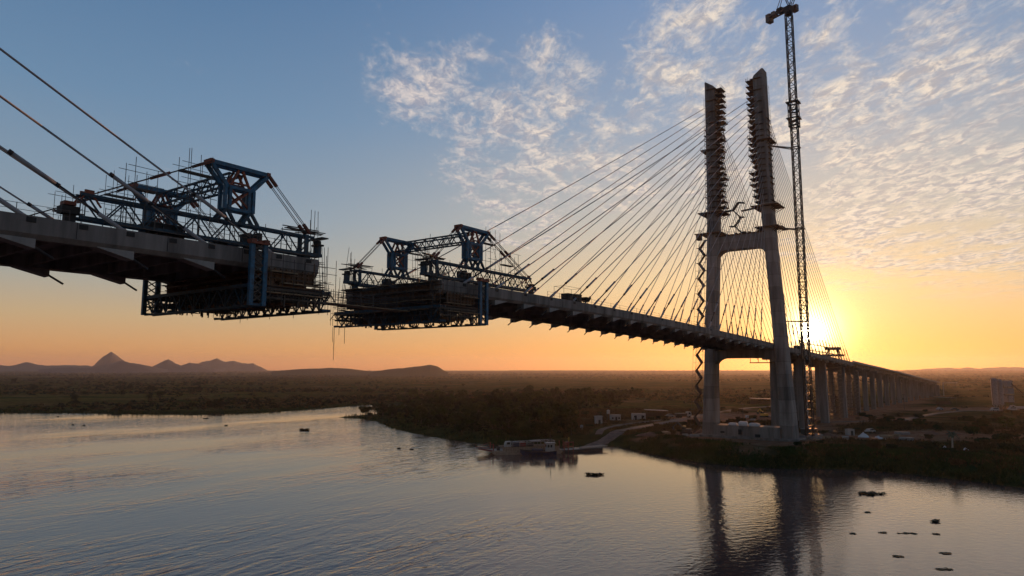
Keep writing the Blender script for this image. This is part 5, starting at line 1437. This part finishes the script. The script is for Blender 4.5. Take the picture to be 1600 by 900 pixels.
# floating water plants
def floating(x, y, L, W_, h, label, group=None, seed=0, solid=1.0):
    r_ = random.Random(seed); mb = MB(); n = int(30+60*L*W_)
    cs = [(r_.uniform(-.5, .5)*L, r_.uniform(-.5, .5)*W_, r_.uniform(.3, 1)) for _ in range(max(3, int(L*2)))]
    for _ in range(min(n, 420)):
        c = r_.choice(cs); a = r_.uniform(0, 6.28); rr = abs(r_.gauss(0, .28))*W_*c[2]
        p = Vector((x+c[0]+rr*1.5*math.cos(a), y+c[1]+rr*math.sin(a), 0)); hh = h*r_.uniform(.25, 1)*c[2]; w = .1+.12*r_.random()
        d = Vector((math.cos(a), math.sin(a), 0)); t = Vector((-d.y, d.x, 0))
        b_ = p+d*.12+Vector((0, 0, hh)); 
        mb.quad(p+Vector((0, 0, -.03))-t*w*.4, p+Vector((0, 0, -.03))+t*w*.4, b_+t*w, b_-t*w)
        mb.quad(b_-t*w, b_+t*w, b_+d*w*2+t*w*.6+Vector((0, 0, .03)), b_+d*w*2-t*w*.6+Vector((0, 0, .03)))
    for c in cs: mb.tube((x+c[0], y+c[1], -.05), (x+c[0], y+c[1], .03), (W_*.2*c[2]+.06)*solid, 9, (W_*.12*c[2]+.03)*solid)
    o = link('floating_plants', mb, 'hyacinth'); return tag(o, label, 'water plants', group)
floating(-96.6, 324, 4.6, 2.2, 1.1, 'dark mound of floating water plants alone in the left half of the river', None, 1)
floating(22, 187.6, 3.4, 1.5, .7, 'small clump of water plants drifting below the ferry ramp', None, 2)
floating(82, 159.5, 5.0, 1.8, .5, 'largest clump of water plants, right of the tower reflection', None, 3)
floating(78.5, 131, 1.1, .6, .45, 'small pointed tuft of water plants in the bright water at lower right', None, 4)
SML = 'thin scattered strand of water plants on the bright water at lower right'
for i, (x, y, L, W_) in enumerate([(72.4, 121.4, 1.2, .5), (66.6, 109, 1.5, .6), (57.9, 107.4, 1.6, .9), (61.1, 100.6, 1.8, .5), (68.0, 121.9, 2.8, .3), (64.6, 122.3, 1.6, .25), (58.5, 121.9, .9, .4), (70.5, 139.5, 1.0, .4)]):
    floating(x, y, L*.9, W_*.6, .10, SML, 'strands of water plants at lower right', 20+i, 0.0)
SM2 = 'tiny dark fleck of water plants drifting on the far calm water at left'
for i, (x, y) in enumerate([(-224.6, 355.7), (-217, 351.7), (-274, 418), (-40.8, 249.7), (-35.9, 247.7), (-145, 352)]): floating(x, y, 1.3, .8, .4, SM2, 'flecks of water plants on the far water', 50+i)
floating(-178, 402, 3.0, 1.4, .6, 'flat dark raft of water plants near the left marsh bank', None, 60)

# ------------------------------------------------------------------ hills
def hill(name, D, prof, depth, m, amp=.05, seed=0):
    r_ = np.random.RandomState(seed); us = np.array([p[0] for p in prof], float); hs = np.array([p[1] for p in prof], float)+23
    n = 180; u = np.linspace(us[0], us[-1], n)
    # smooth the outline
    h = np.interp(u, us, hs); kk = np.array([1, 3, 4, 3, 1.]); kk /= kk.sum(); h = np.convolve(np.pad(h, 2, mode='edge'), kk, 'valid')
    nd_ = 41; g = np.linspace(-1, 1, nd_)
    U, G = np.meshgrid(u, g)
    A_ = np.arctan((U-800)/1075)                    # bearing
    rr = D/np.cos(A_)*0+D+G*depth
    X = rr*np.sin(A_); Y = rr*np.cos(A_)
    f = np.exp(-(G*2.0)**2)
    nz = ((vnoise(X, Y, depth*.35, 60+seed)-.5)*1.4+(vnoise(X, Y, depth*.12, 70+seed)-.5)*.8+(vnoise(X, Y, depth*.05, 80+seed)-.5)*.4)*amp*h.max()
    Z = (h[None]*f + nz*f*np.minimum(1, h[None]/h.max()*2)) - 4 + 4*f
    mb = MB(); mb.v = [tuple(p) for p in np.stack([X.ravel(), Y.ravel(), Z.ravel()], 1)]
    for j in range(nd_-1):
        for i in range(n-1): mb.f.append((j*n+i+1, j*n+i, (j+1)*n+i, (j+1)*n+i+1))
    struct(link(name, mb, m, None, True))
hill('hill', 7980, [(-160, 0.0), (-60, 50.4), (15, 37.8), (42, 84.0), (70, 44.1), (110, 50.4), (140, 42.0), (205, 0.0)], 630, 'hill_rock', .13, 1)
hill('hill', 7560, [(130, 0.0), (146, 37.8), (160, 117.6), (172, 172.2), (186, 113.4), (205, 46.2), (235, 0.0)], 546, 'hill_rock', .14, 2)
hill('hill', 5880, [(60, 8.4), (130, 25.2), (165, 42.0), (187, 73.5), (205, 58.8), (230, 29.4), (262, 8.4)], 462, 'hill_rock', .13, 3)
hill('hill', 6300, [(222, 0.0), (240, 33.6), (262, 92.4), (282, 46.2), (296, 69.3), (315, 50.4), (350, 0.0)], 462, 'hill_rock', .14, 4)
hill('hill', 7560, [(285, 12.6), (310, 71.4), (338, 126.0), (352, 79.8), (365, 88.2), (378, 63.0), (395, 69.3), (418, 0.0)], 504, 'hill_rock', .14, 5)
hill('wooded_hill', 3744, [(425, 0), (450, 6), (480, 10), (515, 14), (545, 9), (565, 1), (580, -6)], 360, 'leaf_mid', .1, 6)
hill('wooded_hill', 3096, [(578, -6), (605, 4), (632, 12), (655, 20), (672, 27), (683, 20), (692, 4), (700, -6)], 302, 'leaf_mid', .1, 7)
hill('hill', 8400, [(1400, 0.0), (1440, 14.5), (1482, 29.9), (1500, 24.2), (1512, 36.3), (1530, 21.0), (1570, 31.5), (1600, 27.5), (1660, 30.7), (1740, 6.4)], 630, 'hill_rock', .13, 8)

# ------------------------------------------------------------------ sky, sun, air, camera
SUN_AZ, SUN_EL = R(23.6), R(2.9)
sd = Vector((math.sin(SUN_AZ)*math.cos(SUN_EL), math.cos(SUN_AZ)*math.cos(SUN_EL), math.sin(SUN_EL)))
def lin(c): return tuple((x/255/12.92 if x/255 <= .04045 else ((x/255+.055)/1.055)**2.4) for x in c)
def build_sky():
    w = bpy.data.worlds.new('World'); SC.world = w; w.use_nodes = True
    nt = w.node_tree; nd, lk = nt.nodes, nt.links; bg = nd['Background']; STR = .15; bg.inputs[1].default_value = STR
    def val(s, x):
        if isinstance(x, (int, float)): s.default_value = x
        elif isinstance(x, (tuple, Vector)): s.default_value = tuple(x)
        else: lk.new(x, s)
    def mth(op, a, b_=0.0, clamp=False):
        n = nd.new('ShaderNodeMath'); n.operation = op; n.use_clamp = clamp; val(n.inputs[0], a); val(n.inputs[1], b_); return n.outputs[0]
    def dot(a, v):
        n = nd.new('ShaderNodeVectorMath'); n.operation = 'DOT_PRODUCT'; lk.new(a, n.inputs[0]); n.inputs[1].default_value = tuple(v); return n.outputs['Value']
    def rng_(f, a, b_, lo=0., hi=1., it='SMOOTHSTEP'):
        n = nd.new('ShaderNodeMapRange'); n.interpolation_type = it; val(n.inputs[0], f); n.inputs[1].default_value = a; n.inputs[2].default_value = b_; n.inputs[3].default_value = lo; n.inputs[4].default_value = hi; return n.outputs[0]
    def ramp(f, stops):
        n = nd.new('ShaderNodeValToRGB'); e = n.color_ramp.elements; n.color_ramp.interpolation = 'B_SPLINE' if False else 'EASE'
        while len(e) < len(stops): e.new(.5)
        for i, (p, c) in enumerate(stops): e[i].position = p; e[i].color = (*lin(c), 1)
        n.color_ramp.interpolation = 'LINEAR'
        lk.new(f, n.inputs[0]); return n.outputs[0]
    def mix(f, a, b_, mode='MIX'):
        n = nd.new('ShaderNodeMix'); n.data_type = 'RGBA'; n.blend_type = mode; val(n.inputs[0], f)
        for s, x in ((n.inputs[6], a), (n.inputs[7], b_)):
            if isinstance(x, tuple): s.default_value = (*x, 1)
            else: lk.new(x, s)
        return n.outputs[2]
    tc = nd.new('ShaderNodeTexCoord'); D = tc.outputs['Generated']
    nrm = nd.new('ShaderNodeVectorMath'); nrm.operation = 'NORMALIZE'; lk.new(D, nrm.inputs[0]); D = nrm.outputs[0]
    sp = nd.new('ShaderNodeSeparateXYZ'); lk.new(D, sp.inputs[0]); X, Y, Z = sp.outputs
    zc = mth('MAXIMUM', Z, 0.0); zr = mth('MULTIPLY', zc, 1/.6, True)
    hl = mth('SQRT', mth('ADD', mth('MULTIPLY', X, X), mth('ADD', mth('MULTIPLY', Y, Y), 1e-6)))
    ca = mth('DIVIDE', dot(D, (math.sin(SUN_AZ), math.cos(SUN_AZ), 0)), hl)        # cosine of the bearing from the sun
    side = mth('POWER', rng_(ca, .45, 1.0, 0, 1, 'LINEAR'), 4.0)
    S = lambda e: math.sin(R(e))/.6
    away = ramp(zr, [(0, (214, 138, 94)), (S(1.6), (222, 158, 104)), (S(4), (204, 170, 130)), (S(7), (170, 167, 158)), (S(12), (140, 157, 173)), (S(20), (110, 142, 174)), (S(30), (84, 121, 162)), (1, (70, 102, 140))])
    sun_ = ramp(zr, [(0, (240, 148, 76)), (S(1.6), (250, 170, 88)), (S(4), (246, 190, 124)), (S(7), (242, 206, 150)), (S(12), (212, 200, 180)), (S(20), (158, 172, 192)), (S(30), (124, 152, 192)), (1, (95, 125, 165))])
    grad = mix(side, away, sun_)
    sky = nd.new('ShaderNodeTexSky'); sky.sky_type = 'NISHITA'; sky.sun_disc = False; sky.sun_elevation = SUN_EL; sky.sun_rotation = SUN_AZ
    sky.air_density = 1.0; sky.dust_density = .4; sky.ozone_density = 2.0
    # the measured evening gradient, laid over the physical sky
    gs = mix(1.0, grad, (1/STR, 1/STR, 1/STR), 'MULTIPLY')
    col = mix(.80, sky.outputs[0], gs)
    # clouds: a high broken sheet seen in perspective
    den = mth('ADD', zc, .045)
    cx = nd.new('ShaderNodeCombineXYZ'); lk.new(mth('DIVIDE', X, den), cx.inputs[0]); lk.new(mth('DIVIDE', Y, den), cx.inputs[1])
    def cnoise(sc, det, rg, scl=(1, 1, 1), rot=0.0, dist=0.0, off=(0, 0, 0)):
        mp = nd.new('ShaderNodeMapping'); mp.inputs['Scale'].default_value = scl; mp.inputs['Rotation'].default_value = (0, 0, rot); mp.inputs['Location'].default_value = off; lk.new(cx.outputs[0], mp.inputs[0])
        n = nd.new('ShaderNodeTexNoise'); n.inputs['Scale'].default_value = sc; n.inputs['Detail'].default_value = det; n.inputs['Roughness'].default_value = rg; n.inputs['Distortion'].default_value = dist; lk.new(mp.outputs[0], n.inputs['Vector']); return n.outputs['Fac']
    puff = cnoise(4.6, 8, .66, (1.5, .8, 1), R(20), .5)
    cells = cnoise(14, 7, .66, (1.5, .9, 1), R(24), .6, (3, 1, 0))
    big = cnoise(1.9, 3, .55, (1, 1, 1), R(20), 0, (1.7, 4.2, 0))
    def dirpx(u, v):
        p = R(6.84); xc = (u-800)/1067; yc = (450-v)/1067
        return Vector((xc, math.cos(p)-math.sin(p)*yc, math.sin(p)+math.cos(p)*yc)).normalized()
    mask = None
    for u, v, r0, r1, a in ((690, 145, .5, 7, .85), (780, 210, 1, 8, .95), (870, 130, .5, 5.5, .85), (840, 290, 1, 8, .9), (950, 250, .5, 7, .85), (1080, 60, 1, 7, .9), (1150, 100, 1, 6, .9), (1000, 140, .5, 4, .7),
                            (1330, 140, 2, 10, .85), (1440, 260, 4, 14, .9), (1560, 180, 4, 13, .9), (1600, 330, 4, 13, .9), (1350, 330, 2, 9, .95), (1480, 50, 1, 9, .9), (1150, 220, 1, 9, .8), (1700, 60, 3, 12, .9), (620, 40, .5, 7, .55), (1480, 410, 1, 5, .6), (1750, 300, 5, 14, .95)):
        m = rng_(dot(D, dirpx(u, v)), math.cos(R(r1)), math.cos(R(r0)), 0, a)
        mask = m if mask is None else mth('MAXIMUM', mask, m)
    dens = mth('ADD', mth('MULTIPLY', puff, .86), mth('ADD', mth('MULTIPLY', cells, .48), mth('MULTIPLY', big, .80)))
    thr = mth('ADD', dens, mth('MULTIPLY', mask, .44))
    cov = rng_(thr, 1.27, 1.66, 0, 1)
    cov = mth('MULTIPLY', cov, rng_(Z, .06, .15))
    lit = mix(side, lin((222, 208, 203)), lin((255, 236, 210)))
    shd = mix(side, lin((146, 152, 172)), lin((184, 176, 174)))
    sh = rng_(cnoise(14, 7, .66, (1.5, .9, 1), R(24), .6, (3.03, 1.05, 0)), .40, .60)
    cc = mix(mth('MULTIPLY', sh, .85), shd, lit)
    cc = mix(1.0, cc, (1/STR, 1/STR, 1/STR), 'MULTIPLY')
    col = mix(mth('MULTIPLY', cov, .90), col, cc)
    # a few thin low streaks right of the sun
    # the dusk sky is far darker overhead and behind, away from the sun
    dim = mth('MULTIPLY', rng_(ca, -.35, .42, .66, 1.0), rng_(Z, .52, .8, 1.0, .45))
    dm = nd.new('ShaderNodeCombineXYZ')
    for i_ in range(3): lk.new(dim, dm.inputs[i_])
    col = mix(1.0, col, dm.outputs[0], 'MULTIPLY')
    # aureole round the sun
    cg = mth('SUBTRACT', dot(D, sd), 1.0)
    def glow(k, amp, c):
        n = nd.new('ShaderNodeMath'); n.operation = 'EXPONENT'; lk.new(mth('MULTIPLY', cg, k), n.inputs[0])
        return mix(1.0, mix(mth('MULTIPLY', n.outputs[0], 1.0), (0, 0, 0), c), (amp/STR,)*3, 'MULTIPLY')
    for k, amp, c in ((26000, 30, (1, .93, .72)), (2600, 2.6, (1, .84, .46)), (900, .8, (1, .76, .34)), (260, .34, (1, .56, .17)), (50, .06, (1, .42, .15))):
        col = mix(1.0, col, glow(k, amp, c), 'ADD')
    lk.new(col, bg.inputs[0])
    w.cycles.sampling_method = 'MANUAL'; w.cycles.sample_map_resolution = 2048
build_sky()

L = bpy.data.lights.new('sun', 'SUN'); L.energy = 2.6; L.angle = R(.6); L.color = (1, .40, .14)
lo = bpy.data.objects.new('sun', L); COL.objects.link(lo); lo.rotation_euler = (-sd).to_track_quat('-Z', 'Y').to_euler(); lo.location = (100, 200, 250)

def build_haze():
    k = MB().quadbox([(-9500, -9500, -6), (9500, -9500, -6), (9500, 9500, -6), (-9500, 9500, -6), (-9500, -9500, 185), (9500, -9500, 185), (9500, 9500, 185), (-9500, 9500, 185)])
    m = bpy.data.materials.new('haze'); m.use_nodes = True; nt, nd, lk = nodes_of(m); nd.remove(nd['Principled BSDF'])
    v = nd.new('ShaderNodeVolumePrincipled'); v.inputs['Color'].default_value = (.9, .86, .86, 1); v.inputs['Density'].default_value = HAZE; v.inputs['Anisotropy'].default_value = .60
    lk.new(v.outputs[0], nd['Material Output'].inputs['Volume'])
    o = link('haze', k, m); stuff(o)
HAZE = 6.0e-5
build_haze()

cam = bpy.data.cameras.new('camera'); co = bpy.data.objects.new('camera', cam); COL.objects.link(co); SC.camera = co
co.location = (0, 0, CAMZ); co.rotation_euler = (R(90+6.84), 0, 0); cam.sensor_width = 36; cam.lens = 1067/1600*36; cam.clip_start = .5; cam.clip_end = 120000
SC.view_settings.view_transform = 'Standard'; SC.view_settings.look = 'None'; SC.view_settings.exposure = 0.08; SC.view_settings.gamma = 1
cy = SC.cycles
cy.use_denoising = True; cy.max_bounces = 6; cy.diffuse_bounces = 2; cy.glossy_bounces = 3; cy.transmission_bounces = 2; cy.volume_bounces = 1; cy.transparent_max_bounces = 8
cy.use_adaptive_sampling = True; cy.adaptive_threshold = .02
cy.sample_clamp_indirect = 4
cy.caustics_reflective = False; cy.caustics_refractive = False
